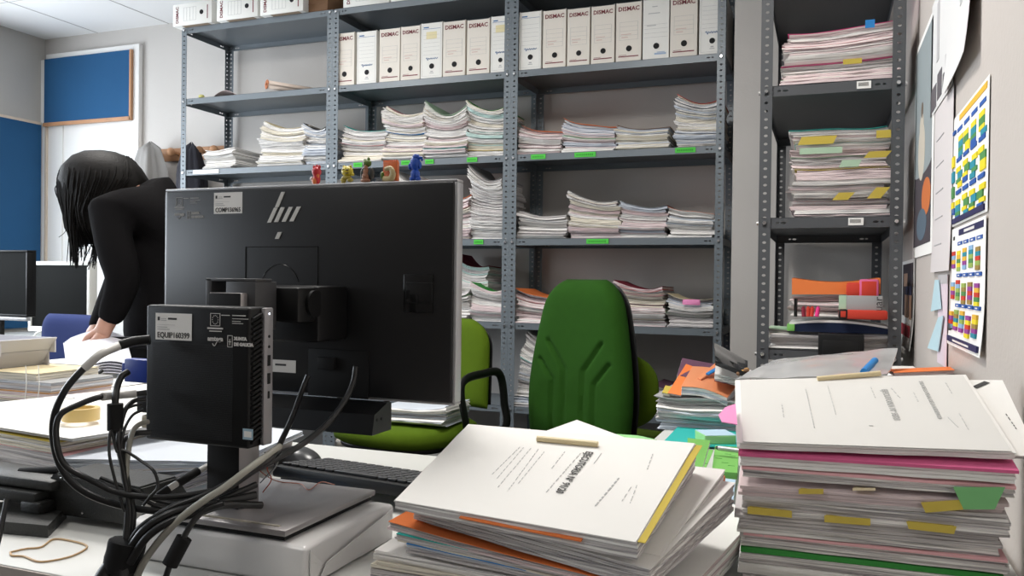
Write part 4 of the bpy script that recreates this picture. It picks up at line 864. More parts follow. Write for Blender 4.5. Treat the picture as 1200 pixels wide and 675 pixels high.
def on_page(t, surf, items, m, texts=(), dash=True):
    """printed lines lying on the top sheet"""
    bm = B()
    for (u0, v0, u1, v1, w) in items:
        n = 1
        L_ = (surf(u1, v1, 1)-surf(u0, v0, 1)).length
        if dash and L_ > .03:
            nd = int(L_/.009); rr_ = random.Random(int(u0*999)+int(v0*777)); dash_l = []; q = 0
            while q < 1:
                l = rr_.uniform(.5, 1.4)/nd; dash_l.append((q, min(1, q+l*.6))); q += l
        else: dash_l = [(0, 1)]
        for (qa, qb) in dash_l:
          a_u, a_v, b_u, b_v = u0+(u1-u0)*qa, v0+(v1-v0)*qa, u0+(u1-u0)*qb, v0+(v1-v0)*qb
          _mark(bm, surf, a_u, a_v, b_u, b_v, w)
    for _ in ():
        a = surf(u0, v0, 1); b = surf(u1, v1, 1); d = (b-a); nrm = (surf(.6, .5, 1)-surf(.5, .5, 1)).cross(surf(.5, .6, 1)-surf(.5, .5, 1)).normalized(); s = d.cross(nrm).normalized()*w/2; up = nrm*.0006
        vs = [a+s+up, b+s+up, b-s+up, a-s+up]; prism(bm, [tuple(v) for v in vs], tuple(nrm*.0003))
    finish(bm, 'printed_lines', m, t, smooth=False)
    for (s, u, v, size, eu, ev, mm) in texts:
        p = surf(u, v, 1); ex = (surf(u+eu[0]*.01, v+eu[1]*.01, 1)-p); ey = (surf(u+ev[0]*.01, v+ev[1]*.01, 1)-p); ex.normalize(); ey = (ey-ex*ey.dot(ex)).normalized(); nrm = ex.cross(ey)
        text(s, size, t, frame(p+nrm*.0008, ex, ey), mm, ext=.0001, off=.0002)
def clasp(t, a, b, w=.007):
    d = (b-a).normalized(); bm = B(); cyl(bm, a, b, w*.55, n=10)
    M = None
    tag(finish(bm, 'clasp', mat('cream_clasp', (.72, .60, .36), .45), t), 'cream plastic fastener')
# --- centre pile (on the desk right of the ream)
J = dict(nu=12, nv=6)
sheaf('flat white bundle at the very bottom of the centre pile', [(-.505, .86, .762), (-.20, .86, .760), (-.20, 1.08, .762), (-.505, 1.08, .762)], .020, 4, 101, (0, 1), jit=.03)
sheaf('frayed white bundle near the bottom of the centre pile', [(-.50, .865, .784), (-.20, .86, .772), (-.20, 1.07, .785), (-.50, 1.07, .785)], [.021, .010, .022, .022], 5, 102, (0, 3), jit=.035)
sheaf('pinkish-topped document slipping out at the right of the centre pile', [(-.30, .90, .778), (-.135, .93, .770), (-.08, 1.21, .790), (-.25, 1.20, .800)], [.014, .028, .03, .02], 5, 103, (6, 2), cover='white', jit=.02)
t_, s_ = sheaf('blue-covered file low in the centre pile', [(-.455, .862, .797), (-.17, .855, .779), (-.17, 1.06, .80), (-.455, 1.06, .803)], [.011, .006, .012, .015], 3, 104, (1, 4), cover='blue', clab='bright blue card cover', jit=.02)
sheaf('teal-edged file just under the orange folder', [(-.47, .865, .806), (-.175, .855, .787), (-.175, 1.06, .812), (-.47, 1.06, .812)], .008, 3, 105, (1, 3), cover='teal', jit=.02)
sheaf('orange folder sticking out of the centre pile', [(-.485, .872, .816), (-.19, .845, .793), (-.17, 1.05, .822), (-.47, 1.06, .826)], [.009, .005, .01, .012], 3, 106, (1, 2), cover='orange', clab='orange card cover', jit=.02, bow=-.1)
sheaf('thick grey-edged file over the orange folder', [(-.46, .885, .838), (-.165, .835, .817), (-.105, 1.055, .86), (-.42, 1.10, .862)], [.018, .022, .034, .032], 7, 107, (1, 0), jit=.012, cover='white')
sheaf('slim white file under the yellow-lined one', [(-.448, .872, .8435), (-.16, .862, .823), (-.118, 1.06, .874), (-.43, 1.075, .875)], [.004, .006, .012, .012], 3, 108, (6, 1), cover='white', jit=.01)
t, S = sheaf('topmost file of the centre pile titled EJECUTORIA with cream clasp', [(-.467, .847, .851), (-.176, .826, .845), (-.150, 1.045, .908), (-.462, 1.045, .909)], [.010, .019, .032, .030], 6, 109, (1, 6), cover=None, jit=.006, bow=0)
bm = B(); sheet(bm, S, .93, .0, 1.03, .008, 1.0, .0007); tag(finish(bm, 'yellow_sheet', COL['yellow'], t, smooth=False), 'yellow sheet edging out to the right')
bm = B(); sheet(bm, S, .55, .3, .8, -.02, .2, .0015); tag(finish(bm, 'orange_divider', COL['orange'], t, smooth=False), 'thin orange divider')
bm = B(); sheet(bm, S, .98, 0, 1, -.008, 1, .0012); finish(bm, 'title_page', SHEET, t, smooth=False)
# writing runs from the far edge to the near edge, read from the right
pgs = lambda u, v, s=1: S(u, v, .98)+Vector((0, 0, .0013))
def px2uv(x, y):
    best = None
    for i in range(61):
        for j in range(41):
            p = S(i/60, j/40, 1)-O; d = p.dot(CF); X = 600+F*p.dot(CR)/d; Y = 337.5-F*p.dot(CU)/d; e = (X-x)**2+(Y-y)**2
            if best is None or e < best[0]: best = (e, i/60, j/40)
    return best[1:]
its = []
def ln(x0, y0, x1, y1, w): a = px2uv(x0, y0); b = px2uv(x1, y1); its.append((a[0], a[1], b[0], b[1], w))
for (x0, y0, x1, y1) in ((608, 525, 577, 555), (615, 525, 580, 562), (621, 526, 583, 573), (630, 528, 594, 575), (637, 530, 606, 570)): ln(x0, y0, x1, y1, .0007)
for (x0, y0, x1, y1, w) in ((662, 530, 645, 550, .0009), (679, 531, 638, 580, .0009), (704, 533, 697, 546, .0008), (723, 561, 699, 596, .0018), (737, 572, 727, 588, .0007), (747, 572, 736, 590, .0007), (766, 535, 758, 551, .0009)): ln(x0, y0, x1, y1, w)
p_a = px2uv(693, 531); p_b = px2uv(655, 578); d_ = (S(p_b[0], p_b[1], 1)-S(p_a[0], p_a[1], 1))
on_page(t, pgs, its, mat('soft_ink', (.46, .46, .46), .8))
ex = d_.normalized(); nr = (S(.6, .5, 1)-S(.5, .5, 1)).cross(S(.5, .6, 1)-S(.5, .5, 1)).normalized(); ey = nr.cross(ex)
text('EJECUTORIA Nº 91/20', .0135, t, frame((S(p_a[0], p_a[1], 1)+S(p_b[0], p_b[1], 1))/2+nr*.0018, ex, ey), INK, ext=.0001, off=.00025, fit=d_.length)
a = px2uv(630, 517); b = px2uv(701, 524); clasp(t, S(a[0], a[1], 1)+Vector((0, 0, .004)), S(b[0], b[1], 1)+Vector((0, 0, .004)))
# sheets sticking out behind it
c_ = [at(600, 524, 2, .885), at(800, 560, 2, .86), at(740, 508, 2, .885), at(676, 493, 2, .905)]
sheaf('loose white sheets jutting out behind the titled file', [(-.40, 1.05, .885), (-.235, 1.02, .882), tuple(at(742, 517, 2, .878)), tuple(at(676, 493, 2, .898))], .003, 2, 110, (0, 0), cover='white', jit=0, name='paper_sheet', cat='paper')
# --- big pile at the right
BX0, BX1, BY = -.088, .196, 1.035
zs = lambda py, px_=1000: at(px_, py, 1, BY).z
lev = [(.7405, .757, (1, 0), None, 5), (.757, .772, (6, 6), None, 3), (.772, .785, (0, 1), 'green', 3), (.792, .806, (1, 0), 'palepink', 5), (.806, .832, (1, 0), None, 6), (.832, .853, (1, 0), 'pink' if False else None, 5), (.853, .870, (1, 2), None, 4)]
labs = ['lowest bundle of the big right-hand pile', 'white bundle right under the green-covered file, right-hand pile', 'green-covered file low in the big right-hand pile', 'file with a pink strip in the big right-hand pile',
 'thick grey bundle halfway up the big right-hand pile', 'grey bundle carrying the green tab in the right-hand pile', 'grey bundle just under the pale pink cover, right-hand pile']
slope = .022
prev_s = None
for i, (z0, z1, pal, cov, k) in enumerate(lev):
    f = (z1-.74)/.17; tl = z1-.006*f; tr = z1+.004*f; back = .055*f
    lo = (z0-.74)/.17*.055
    dx = [.006, -.004, .0, .003, -.004, .004, 0][i]
    t, s = sheaf(labs[i], [(BX0+dx, BY+.002*(i % 2), tl), (BX1+dx-.01, BY+.004*((i+1) % 2), tr), (BX1+dx-.014, BY+.21, tr+back), (BX0+dx-.01, BY+.21, tl+back)], [z1-z0-.0008, z1-z0-.0008, (z1-z0)+back-lo-.001, (z1-z0)+back-lo-.001], k, 200+i, pal, jit=.03, cover=cov, cth={'green': .006, 'palepink': .003}.get(cov, .0007), clab=(cov+' card cover' if cov == 'green' else 'pink cover'))
t, s = sheaf('pale-pink-covered file in the upper part of the right-hand pile', [(BX0, BY, .885), (BX1, BY+.002, .889), (BX1-.014, BY+.21, .945), (BX0-.012, BY+.21, .935)], .010, 4, 210, (1, 0), jit=.012, cover='palepink', clab='pale pink card cover', cth=.003)
t, s = sheaf('pink-folder file second from the top of the right-hand pile', [(BX0-.004, BY-.002, .901), (BX1+.002, BY+.0, .907), (BX1-.012, BY+.21, .962), (BX0-.016, BY+.21, .952)], [.012, .012, .012, .012], 3, 211, (6, 6), jit=.006, cover='pink', clab='bright pink folder cover', cth=.0035)
t, S2 = sheaf('topmost white document of the right-hand pile with cream clasp', [(-.094, 1.033, .9165), (.197, 1.045, .9275), (.178, 1.258, .989), (-.117, 1.236, .968)], [.008, .008, .012, .012], 3, 212, (6, 6), jit=.012, cover='white')
bm = B(); sheet(bm, S2, 1, .006, .99, -.008, .99, .0008); bmesh.ops.translate(bm, vec=(.002, -.001, .0012), verts=bm.verts); finish(bm, 'top_sheet', SHEETG, t, smooth=False)
def uv2(x, y):
    best = None
    for i in range(61):
        for j in range(41):
            p = S2(i/60, j/40, 1)-O; d = p.dot(CF); X = 600+F*p.dot(CR)/d; Y = 337.5-F*p.dot(CU)/d; e = (X-x)**2+(Y-y)**2
            if best is None or e < best[0]: best = (e, i/60, j/40)
    return best[1:]
its = []
for (x0, y0, x1, y1, w) in ((942, 458, 951, 505, .0013), (914, 475, 916, 490, .0015), (967, 455, 976, 488, .001), (1019, 455, 1025, 468, .0011), (1044, 455, 1051, 468, .0012), (1068, 462, 1075, 474, .0012), (1106, 450, 1114, 463, .001), (1110, 490, 1120, 503, .001), (1120, 488, 1132, 505, .001), (1018, 500, 1019, 502, .002)):
    a = uv2(x0, y0); b = uv2(x1, y1); its.append((a[0], a[1], b[0], b[1], w))
a = uv2(1040, 477); b = uv2(1089, 470); c = uv2(1076, 468)
pg2 = lambda u, v, s=1: S2(u, v, 1)+Vector((.002, -.001, .0022))
GI = mat('grey_ink', (.44, .44, .43), .8)
on_page(t, pg2, its, mat('faint_grey_ink', (.58, .58, .57), .8), [('EJECUTORIA Nº 93/21', a[0], a[1], .0105, (0, -1), (1, 0), GI), ('SALA DE LO PENAL DE LA AUDIENCIA', b[0], b[1], .0070, (0, -1), (1, 0), GI)])
a = uv2(957, 447); b = uv2(1032, 443); clasp(t, S2(a[0], a[1], 1)+Vector((0, 0, .004)), S2(b[0], b[1], 1)+Vector((0, 0, .006)))
t, _s = sheaf('white letter-headed sheets showing at the right behind the topmost document', [(.10, 1.06, .916), (.225, 1.065, .922), (.222, 1.25, .985), (.10, 1.28, .975)], .004, 2, 213, (0, 0), jit=0, cover='white', name='paper_sheet', cat='paper')
on_page(t, lambda u, v, s=1: _s(u, v, 1)+Vector((0, 0, .001)), [(.72, .88, .86, .97, .008), (.9, .5, .93, .3, .001), (.66, .9, .70, .75, .0015)], INK)
# tabs on the front of the right-hand pile
def ftab(label, x0, y0, x1, y1, colr, skew=0, tilt=0):
    y = BY-.006; a = at(x0, y0, 1, y); b = at(x1, y0+tilt, 1, y); c = at(x1-(x1-x0)*skew, y1+tilt, 1, y-.003); d = at(x0+(x1-x0)*skew, y1, 1, y-.003); bm = B()
    prism(bm, [tuple(a), tuple(b), tuple(c), tuple(d)], (0, .0012, 0)); box(bm, a.x+.002, b.x-.002, y, y+.012, min(a.z, b.z)-.0012, min(a.z, b.z)-.0002)
    tag(finish(bm, 'sticky_tab', COL[colr], smooth=False), label, 'sticky note')
ftab('small yellow tab upper left on the big right-hand pile', 936, 573, 965, 579, 'yellow')
ftab('faint cream tab right of the small yellow one, right-hand pile', 999, 572, 1026, 575, 'cream')
ftab('green trapezoid tab on the right of the big pile', 1117, 571, 1178, 597, 'lime' if False else 'palegreen2' if False else 'green3', .2)
ftab('wide yellow tab below and left of the green trapezoid', 1079, 589, 1137, 601, 'yellow', .1, -4)
ftab('yellow tab low at the left end of the big pile', 876, 594, 928, 602, 'yellow', 0, 5)
ftab('yellow strip tab low in the middle of the big pile', 966, 604, 1020, 612, 'yellow', 0, 4)
ftab('long yellow tab low toward the right of the big pile', 1062, 611, 1121, 620, 'yellow', .05, 6)
# pink note poking out at the left of it
a = at(843, 480, 2, .955); bm = B(); pts = [at(862, 474, 2, .950), at(850, 478, 2, .948), at(842, 487, 2, .945), at(846, 495, 2, .943), at(864, 498, 2, .943)]
prism(bm, [tuple(p) for p in pts], (0, 0, .001)); tag(finish(bm, 'sticky_note', COL['pinktag'], smooth=False), 'pink note poking out left of the right-hand pile', 'sticky note')
# --- behind the right-hand pile
sheaf('orange folder behind the letter-headed sheets by the wall', [tuple(at(1048, 437, 1, 1.62)), tuple(at(1118, 434, 1, 1.62)), tuple(at(1112, 430, 1, 1.95)), tuple(at(1040, 433, 1, 1.95))], .006, 2, 220, (2, 2), cover='orange', name='folder', cat='folder', jit=0)
zt = .93
stack('the hidden pile under the plastic sleeve on the side desk', -.10, .20, 1.60, ZD+.001, .90, .92, 6, 221, pal=(0, 1), curl=.02, dep=.25)
stack('the ragged reddish pile beside the wall on the side desk', .06, .215, 2.05, ZD+.001, .905, .915, 5, 222, pal=(2, 0), curl=.02, dep=.25, mids={3: 'red'})
bm = B(); cs = [at(862, 446, 1, 1.50), at(1040, 440, 1, 1.52), at(1052, 409, 1, 1.92), at(905, 424, 1, 1.90)]
def psurf(u, v, s): 
    p = (cs[0]*(1-u)+cs[1]*u)*(1-v)+(cs[3]*(1-u)+cs[2]*u)*v; return p+Vector((0, 0, .010*math.sin(u*4)*math.sin(v*3)+.003*noise.noise(Vector((u*5, v*5, 0)))))
sheet(bm, psurf, 1, 0, 1, 0, 1, .003, 20, 14)
t = thing('plastic_sleeve', 'translucent plastic sleeve of papers lying behind the right-hand pile', 'sleeve', tuple(psurf(.5, .5, 1))); finish(bm, 'sleeve', mat('cloudy_plastic', (.60, .60, .60), .22, coat=.4, var=.14, vscale=9), t)
bm = B(); pts = [psurf(.84+.03*i, .10+.42*i, 1)+Vector((0, 0, .004)) for i in (0, 1)]; cyl(bm, pts[0], pts[1], .0065, n=12); 

tag(finish(bm, 'slide_clip', COL['blue'], t), 'blue slide clip')
# --- orange pile on the side desk
stack('the pile under the orange wallet on the side desk', at(772, 500, 1, 2.06).x, at(872, 500, 1, 2.06).x, 2.06, ZD+.001, at(779, 464, 1, 2.06).z, at(860, 470, 1, 2.06).z, 9, 230, pal=(1, 0, 4), curl=.02, dep=.26, tops='grey')
t, s = sheaf('orange plastic wallet full of papers on the side desk pile', [tuple(at(799, 451, 1, 2.06)), tuple(at(852, 464, 1, 2.06)), tuple(at(870, 441, 1, 2.28)), tuple(at(812, 428, 1, 2.28))], .020, 5, 231, (0, 4), cover='orange2', clab='orange translucent wallet', jit=.01, bow=.4, name='document_wallet', cat='folder')
bm = B(); prism(bm, [tuple(s(.25, .35, 1)+Vector((0, 0, .002))), tuple(s(.34, .30, 1)+Vector((0, 0, .002))), tuple(s(.62, .92, 1)+Vector((0, 0, .02))), tuple(s(.5, .95, 1)+Vector((0, 0, .02)))], (0, 0, .003)); finish(bm, 'flap_band', COL['orange2'], t, smooth=False)
bm = B(); prism(bm, [tuple(s(.40, .45, 1)+Vector((0, 0, .010))), tuple(s(.47, .45, 1)+Vector((0, 0, .010))), tuple(s(.62, .72, 1)+Vector((0, 0, .018))), tuple(s(.55, .72, 1)+Vector((0, 0, .018)))], (0, 0, .004)); tag(finish(bm, 'index_tab', COL['blue'], t, smooth=False), 'blue index tab')
sheaf('orange card folder slanting at the left of the wallet', [tuple(at(783, 460, 1, 2.06)), tuple(at(798, 463, 1, 2.06)), tuple(at(818, 432, 1, 2.3)), tuple(at(804, 427, 1, 2.3))], .004, 2, 232, (2, 2), cover='orange', name='folder', cat='folder', jit=0)
sheaf('yellow-flagged folder edge at the left of the orange pile', [tuple(at(776, 460, 1, 2.06)), tuple(at(785, 462, 1, 2.06)), tuple(at(790, 454, 1, 2.2)), tuple(at(780, 452, 1, 2.2))], .006, 2, 233, (3, 3), cover='yellow', name='folder', cat='folder', jit=0)
sheaf('mauve-topped file behind the orange wallet', [tuple(at(794, 440, 1, 2.2)), tuple(at(838, 444, 1, 2.2)), tuple(at(843, 428, 1, 2.38)), tuple(at(800, 420, 1, 2.38))], [.03, .03, .04, .05], 6, 234, (1, 0), cover='purple', jit=.02)
sheaf('white papers with a dark red edge beneath the shiny black folder', [tuple(at(838, 438, 1, 2.08)), tuple(at(876, 447, 1, 2.08)), tuple(at(880, 434, 1, 2.36)), tuple(at(840, 420, 1, 2.36))], .018, 4, 235, (0, 0), cover='white', under='darkred', jit=.02)
bm = B(); cc = [at(838, 428, 1, 2.06), at(876, 446, 1, 2.0), at(876, 432, 1, 2.25), at(836, 408, 1, 2.38)]
def bs(u, v, s): p = (cc[0]*(1-u)+cc[1]*u)*(1-v)+(cc[3]*(1-u)+cc[2]*u)*v; return p+Vector((0, 0, .016*math.sin(v*PI)+.004*math.sin(v*9+u*2)))
sheet(bm, bs, 1, 0, 1, 0, 1, .012, 20, 14); tag(finish(bm, 'document_sleeve', mat('glossy_black_film', (.008, .008, .008), .12, coat=.6)), 'shiny black plastic folder on top beside the orange wallet', 'folder')
p = at(868, 438, 1, 2.02); bm = B(); 
for k in range(9): ellipsoid(bm, p+Vector((.008*(k % 3)-.004, .01*(k//3), .004*((k*7) % 3))), (.007, .007, .006), 8, mi=k % 2)
tag(finish(bm, 'tinsel', [COL['brown'], flat('amber_plastic', (.6, .32, .08))]), 'small brown and amber trinket at the tip of the black folder', 'trinket')
# --- teal folder, note block, green slips, pen, eraser
zt = ZD+.001
t = thing('folder', 'teal card folder lying flat on the side desk', 'folder', (-.27, 1.8, ZD))
tf = lambda u, v, s: ((at(776, 521, 2, .745)*(1-u)+at(872, 526, 2, .745)*u)*(1-v)+(at(796, 500, 2, .745)*(1-u)+at(868, 503, 2, .745)*u)*v)
bm = B(); sheet(bm, tf, 1, 0, 1, 0, 1, .004); finish(bm, 'cover', COL['teal'], t, smooth=False)
a = at(816, 512, 2, .75); 
bm = B(); M = Matrix.Translation(at(838, 514, 2, .755)) @ Matrix.Rotation(.45, 4, 'Z'); box(bm, -.036, .036, -.036, .036, -.006, .013, .001, M=M); t = thing('note_block', 'green sticky note block with pale blue top sheet', 'note block', tuple(at(838, 514, 2, .75))); finish(bm, 'note_pad', COL['notegreen'], t, smooth=False)
bm = B(); box(bm, -.034, .037, -.035, .037, .0132, .0142, 0, M=M @ Matrix.Rotation(.03, 4, 'Z')); tag(finish(bm, 'top_note', COL['ltblue'], t, smooth=False), 'pale blue top sheet')
gz = .79
sheaf('white-edged green leaflet standing out behind the titled file', [tuple(at(806, 556, 1, 1.22)), tuple(at(822, 552, 1, 1.24)), tuple(at(832, 517, 1, 1.36)), tuple(at(806, 514, 1, 1.34))], .006, 2, 240, (0, 0), cover='lime', name='leaflet', cat='leaflet', jit=0)
def leaf(label, pts, colr, name='leaflet', cat='leaflet', marks=0, th=.0015):
    P = [Vector(p) for p in pts]; t = thing(name, label, cat, tuple((P[0]+P[2])/2)); bm = B(); prism(bm, [tuple(p) for p in P], (0, 0, th)); finish(bm, 'card', COL[colr], t, smooth=False)
    if marks:
        bm = B(); r = random.Random(marks)
        for k in range(7):
            u = .2+.6*r.random(); v = .15+.7*r.random(); p = (P[0]*(1-u)+P[1]*u)*(1-v)+(P[3]*(1-u)+P[2]*u)*v; box(bm, p.x-.006, p.x+.006, p.y-.001, p.y+.001, p.z+th, p.z+th+.0004)
        finish(bm, 'writing', flat('dark_green_ink', (.03, .2, .04)), t, smooth=False)
A = lambda x, y, z: at(x, y, 2, z)
leaf('green leaflet with handwriting left of the orange eraser', [A(806, 562, .785), A(822, 562, .785), A(836, 528, .785), A(812, 526, .785)], 'lime', marks=3)
leaf('green card with slanting handwriting beside the big pile', [A(834, 560, .765), A(864, 562, .765), A(866, 531, .765), A(838, 529, .765)], 'lime', marks=5, th=.012)
leaf('pale green slip jutting out behind the white sheets', [A(735, 514, .76), A(770, 516, .76), A(748, 511, .76), A(718, 509, .76)], 'notegreen')
leaf('pale blue sheet hanging down between the two piles', [A(822, 600, .765), A(858, 602, .765), A(862, 563, .765), A(838, 560, .765)], 'ltblue')
leaf('orange-brown slip between the two big piles', [A(836, 575, .772), A(845, 577, .772), A(850, 561, .772), A(838, 560, .772)], 'orange2')
p = A(840, 550, .80); bm = B(); box(bm, -.014, .014, -.008, .008, 0, .012, .003, M=Matrix.Translation((p.x, p.y, .778)) @ Matrix.Rotation(.1, 4, 'Z')); tag(finish(bm, 'eraser', flat('orange_rubber', (.62, .20, .10))), 'orange eraser on the green card', 'eraser')
p = A(842, 525, .792); q = A(872, 529, .792); t = thing('pen', 'silver and black pen lying above the green card', 'pen', tuple(p))
bm = B(); cyl(bm, p, q, .0045, n=12); finish(bm, 'barrel', SILVER, t); bm = B(); cyl(bm, p+(p-q).normalized()*.006, p, .002, .0045, n=12); finish(bm, 'tip', BLACK, t)
# --- left papers
sheaf('broad grey-edged bundle at the bottom of the left desk pile', [(-1.72, 1.09, .785), (-1.02, 1.02, .775), (-1.0, 1.38, .79), (-1.70, 1.44, .79)], .043, 8, 250, (1, 0), jit=.01)
sheaf('grey-edged bundle halfway up the left desk pile', [(-1.62, 1.06, .812), (-1.17, 1.00, .812), (-1.15, 1.30, .818), (-1.60, 1.37, .818)], .027, 6, 251, (1, 1), jit=.012, cover='palepink')
sheaf('bundle with pink and yellow edges under the tape roll', [(-1.60, 1.055, .835), (-1.19, 1.00, .832), (-1.13, 1.31, .838), (-1.56, 1.38, .838)], [.022, .018, .018, .02], 5, 252, (0, 3), jit=.02, cover='yellow', clab='yellow card edge')
sheaf('slanting fanned grey bundle beside the computer cables', [(-1.165, .985, .812), (-.93, 1.12, .80), (-.99, 1.40, .80), (-1.14, 1.30, .825)], [.03, .012, .01, .03], 7, 253, (1, 4), jit=.02)
t, s = sheaf('topmost white sheets of the left desk pile under the tape roll', [(-1.62, 1.045, .846), (-1.155, 1.0, .842), (-1.06, 1.36, .846), (-1.50, 1.45, .850)], .006, 2, 254, (0, 0), jit=0, cover='white', name='paper_sheet', cat='paper')
bm = B(); r_ = s(.1, .62, 1); tube(bm, [r_+Vector((.016*math.cos(a), .008*math.sin(a), .0012)) for a in [i*PI/6 for i in range(13)]], .0008, n=4, k=1); finish(bm, 'stamp_mark', INKG, t)
leaf('pink sheet peeking from under the left pile near the cables', [A(150, 581, .742), A(240, 582, .742), A(250, 560, .742), A(160, 565, .742)], 'pinktag', name='paper_sheet', cat='paper')
leaf('hot pink paper corner at the left end of the desk pile', [at(0, 528, 1, 1.035), at(42, 532, 1, 1.03), at(44, 517, 1, 1.06), at(0, 511, 1, 1.07)], 'pink', name='paper_sheet', cat='paper')
t, s = sheaf('white stamped sheet on the desk between cables and column', [tuple(A(180, 588, .746)), tuple(A(246, 590, .746)), tuple(A(250, 530, .75)), tuple(A(150, 545, .75))], .004, 2, 255, (0, 0), jit=0, cover='white', name='paper_sheet', cat='paper')
r_ = A(193, 557, .752); bm = B()
for k in range(3): tube(bm, [r_+Vector((.03*(1-.25*k)*math.cos(a), .016*(1-.25*k)*math.sin(a), .0008)) for a in [i*PI/10 for i in range(21)]], .0006, n=4, k=1)
finish(bm, 'stamp_mark', INKG, t)
# tape roll
p = A(95, 492, .852); t = thing('tape_roll', 'roll of yellowish adhesive tape on the white sheets at left', 'tape', tuple(p))
bm = B(); n = 40
for r0, r1, h, mi in ((.0225, .031, .022, 0),):
    ring = lambda r, z: [bm.verts.new((p.x+r*math.cos(2*PI*i/n), p.y+r*math.sin(2*PI*i/n), p.z+z)) for i in range(n)]
    a_, b_, c_, d_ = ring(r1, 0), ring(r1, h), ring(r0, h), ring(r0, 0)
    for i in range(n):
        j = (i+1) % n
        for s1, s2 in ((a_, b_), (b_, c_), (c_, d_), (d_, a_)): bm.faces.new((s1[i], s1[j], s2[j], s2[i]))
finish(bm, 'tape', mat('yellow_tape', (.72, .52, .20), .35), t)
bm = B(); box(bm, p.x-.0005, p.x+.0005, p.y-.001, p.y+.001, p.z, p.z+.001); bm.free()
# --- trays and heaps on the desk before the person
def heap(label, px0, px1, y, pyt, pyb, colr, pal, seed, dep=.18, k=4, name='folder', cat='folder', cov=True):
    a = at(px0, pyt, 1, y); b = at(px1, pyt, 1, y); zb_ = at(px0, pyb, 1, y).z
    return sheaf(label, [tuple(a), (b.x, y, a.z), (b.x, y+dep, a.z), (a.x, y+dep, a.z)], a.z-zb_, k, seed, pal, cover=colr if cov else None, name=name, cat=cat, jit=.01)
heap('grey papers flat at the bottom of the left tray pile', -60, 64, 1.42, 469, 489, 'grey', (1, 1), 300)
heap('brown and cream folders second up in the left tray pile', -60, 61, 1.43, 461, 468.5, 'cream', (3, 1), 301)
heap('orange-brown folder in the middle of the left tray pile', -60, 57, 1.42, 452, 460.5, 'brown2', (3, 2), 302)
heap('bluish papers above the orange-brown folder at far left', -60, 60, 1.43, 440, 451.5, 'grey', (4, 1), 303)
heap('ochre envelope under the plastic letter tray at far left', -60, 42, 1.44, 431, 439.5, 'cream', (3, 3), 304)
t = thing('letter_tray', 'pale plastic letter trays stacked at the far left edge', 'tray', tuple(at(0, 431, 1, 1.5)))
for k, (py0, py1, x1_, m_) in enumerate(((431, 414, 6, 'tray_grey'), (412, 399, 14, 'tray_pale'))):
    a = at(-70, py0, 1, 1.47); b = at(x1_, py1, 1, 1.47); bm = B()
    prism(bm, [(a.x, 1.44, a.z), (b.x-.03, 1.44, a.z), (b.x, 1.44, b.z), (b.x-.006, 1.44, b.z+.001), (b.x-.034, 1.44, a.z+.004), (a.x, 1.44, a.z+.004)], (0, .16, 0)); box(bm, a.x, b.x-.004, 1.44, 1.444, a.z, b.z); box(bm, a.x, b.x-.004, 1.596, 1.60, a.z, b.z)
    finish(bm, 'tray', mat(m_, (.56, .56, .60) if k else (.44, .44, .49), .4), t, smooth=False)
bm = B()
for x in (31, 46): tube(bm, [at(x-2, 470, 1, 1.41), at(x, 450, 1, 1.405), at(x-1, 428, 1, 1.41)], .001, n=6, k=3)
tag(finish(bm, 'wire_rack', OFFW), 'pale wire rack edge beside the letter trays', 'rack')
heap('white papers heaped right of the letter trays', 38, 112, 1.80, 424, 436, 'white', (0, 0), 305, name='paper_file', cat='paper file')
heap('pale grey sheets below the flicked papers', 60, 140, 1.70, 447, 466, 'white', (0, 1), 306, name='paper_file', cat='paper file')
sheaf('white documents lying in front of the bending person', [tuple(at(78, 463, 1, 1.55)), tuple(at(172, 462, 1, 1.55)), tuple(at(172, 446, 1, 1.9)), tuple(at(112, 444, 1, 1.9))], .03, 4, 307, (0, 4), cover='white', jit=.02)
bm = B(); a = at(92, 455, 1, 1.62); tube(bm, [at(90, 458, 1, 1.55), at(118, 436, 1, 1.7)], .010, n=8, k=1, sq=.6); tag(finish(bm, 'stapler', BLACK), 'black stapler lying beside the letter trays', 'stapler')
# ------------------------------------------------------------------ the two far monitors and the navy chair
def screen(label, x0, x1, z0, z1, y, fm, zt, bez=.02, ang=0):
    t = thing('monitor', label, 'monitor', ((x0+x1)/2, y, zt))
    bm = B()
    for (a, b, c, d) in ((x0, x1, z1-bez, z1), (x0, x1, z0, z0+bez*1.3), (x0, x0+bez, z0+bez*1.3, z1-bez), (x1-bez, x1, z0+bez*1.3, z1-bez)): box(bm, a, b, y, y+.05, c, d, .003)
    box(bm, x0+bez, x1-bez, y+.02, y+.05, z0+bez, z1-bez); finish(bm, 'bezel', fm, t)
    bm = B(); box(bm, x0+bez-.002, x1-bez+.002, y+.008, y+.02, z0+bez, z1-bez+.002); finish(bm, 'screen', SCREEN, t)
    xm = (x0+x1)/2; bm = B(); box(bm, xm-.035, xm+.035, y+.05, y+.075, zt+.01, z0+.12, .005); finish(bm, 'stand_neck', fm, t)
    bm = B(); cyl(bm, (xm, y+.06, zt), (xm, y+.06, zt+.015), .11, .10, n=32); finish(bm, 'stand_base', fm, t)
    return t
Y_ = 3.30; a = at(33, 306, 1, Y_); b = at(35, 388, 1, Y_)
screen('white-framed monitor on the far desk, left of the bending person', a.x, a.x+.46, b.z, a.z, Y_, OFFW, ZD, .022)
Y_ = 2.85; a = at(32, 293, 1, Y_); b = at(32, 372, 1, Y_)
screen('black monitor cut by the left edge of the view', a.x-.56, a.x, b.z, a.z, Y_, BLACK, ZD, .01)
bm = B(); box(bm, a.x-.56, a.x, Y_-.003, Y_+.02, b.z-.018, b.z-.001, .002); tag(finish(bm, 'sound_bar', SILVER), 'silver strip fixed under the black left-edge monitor', 'strip')
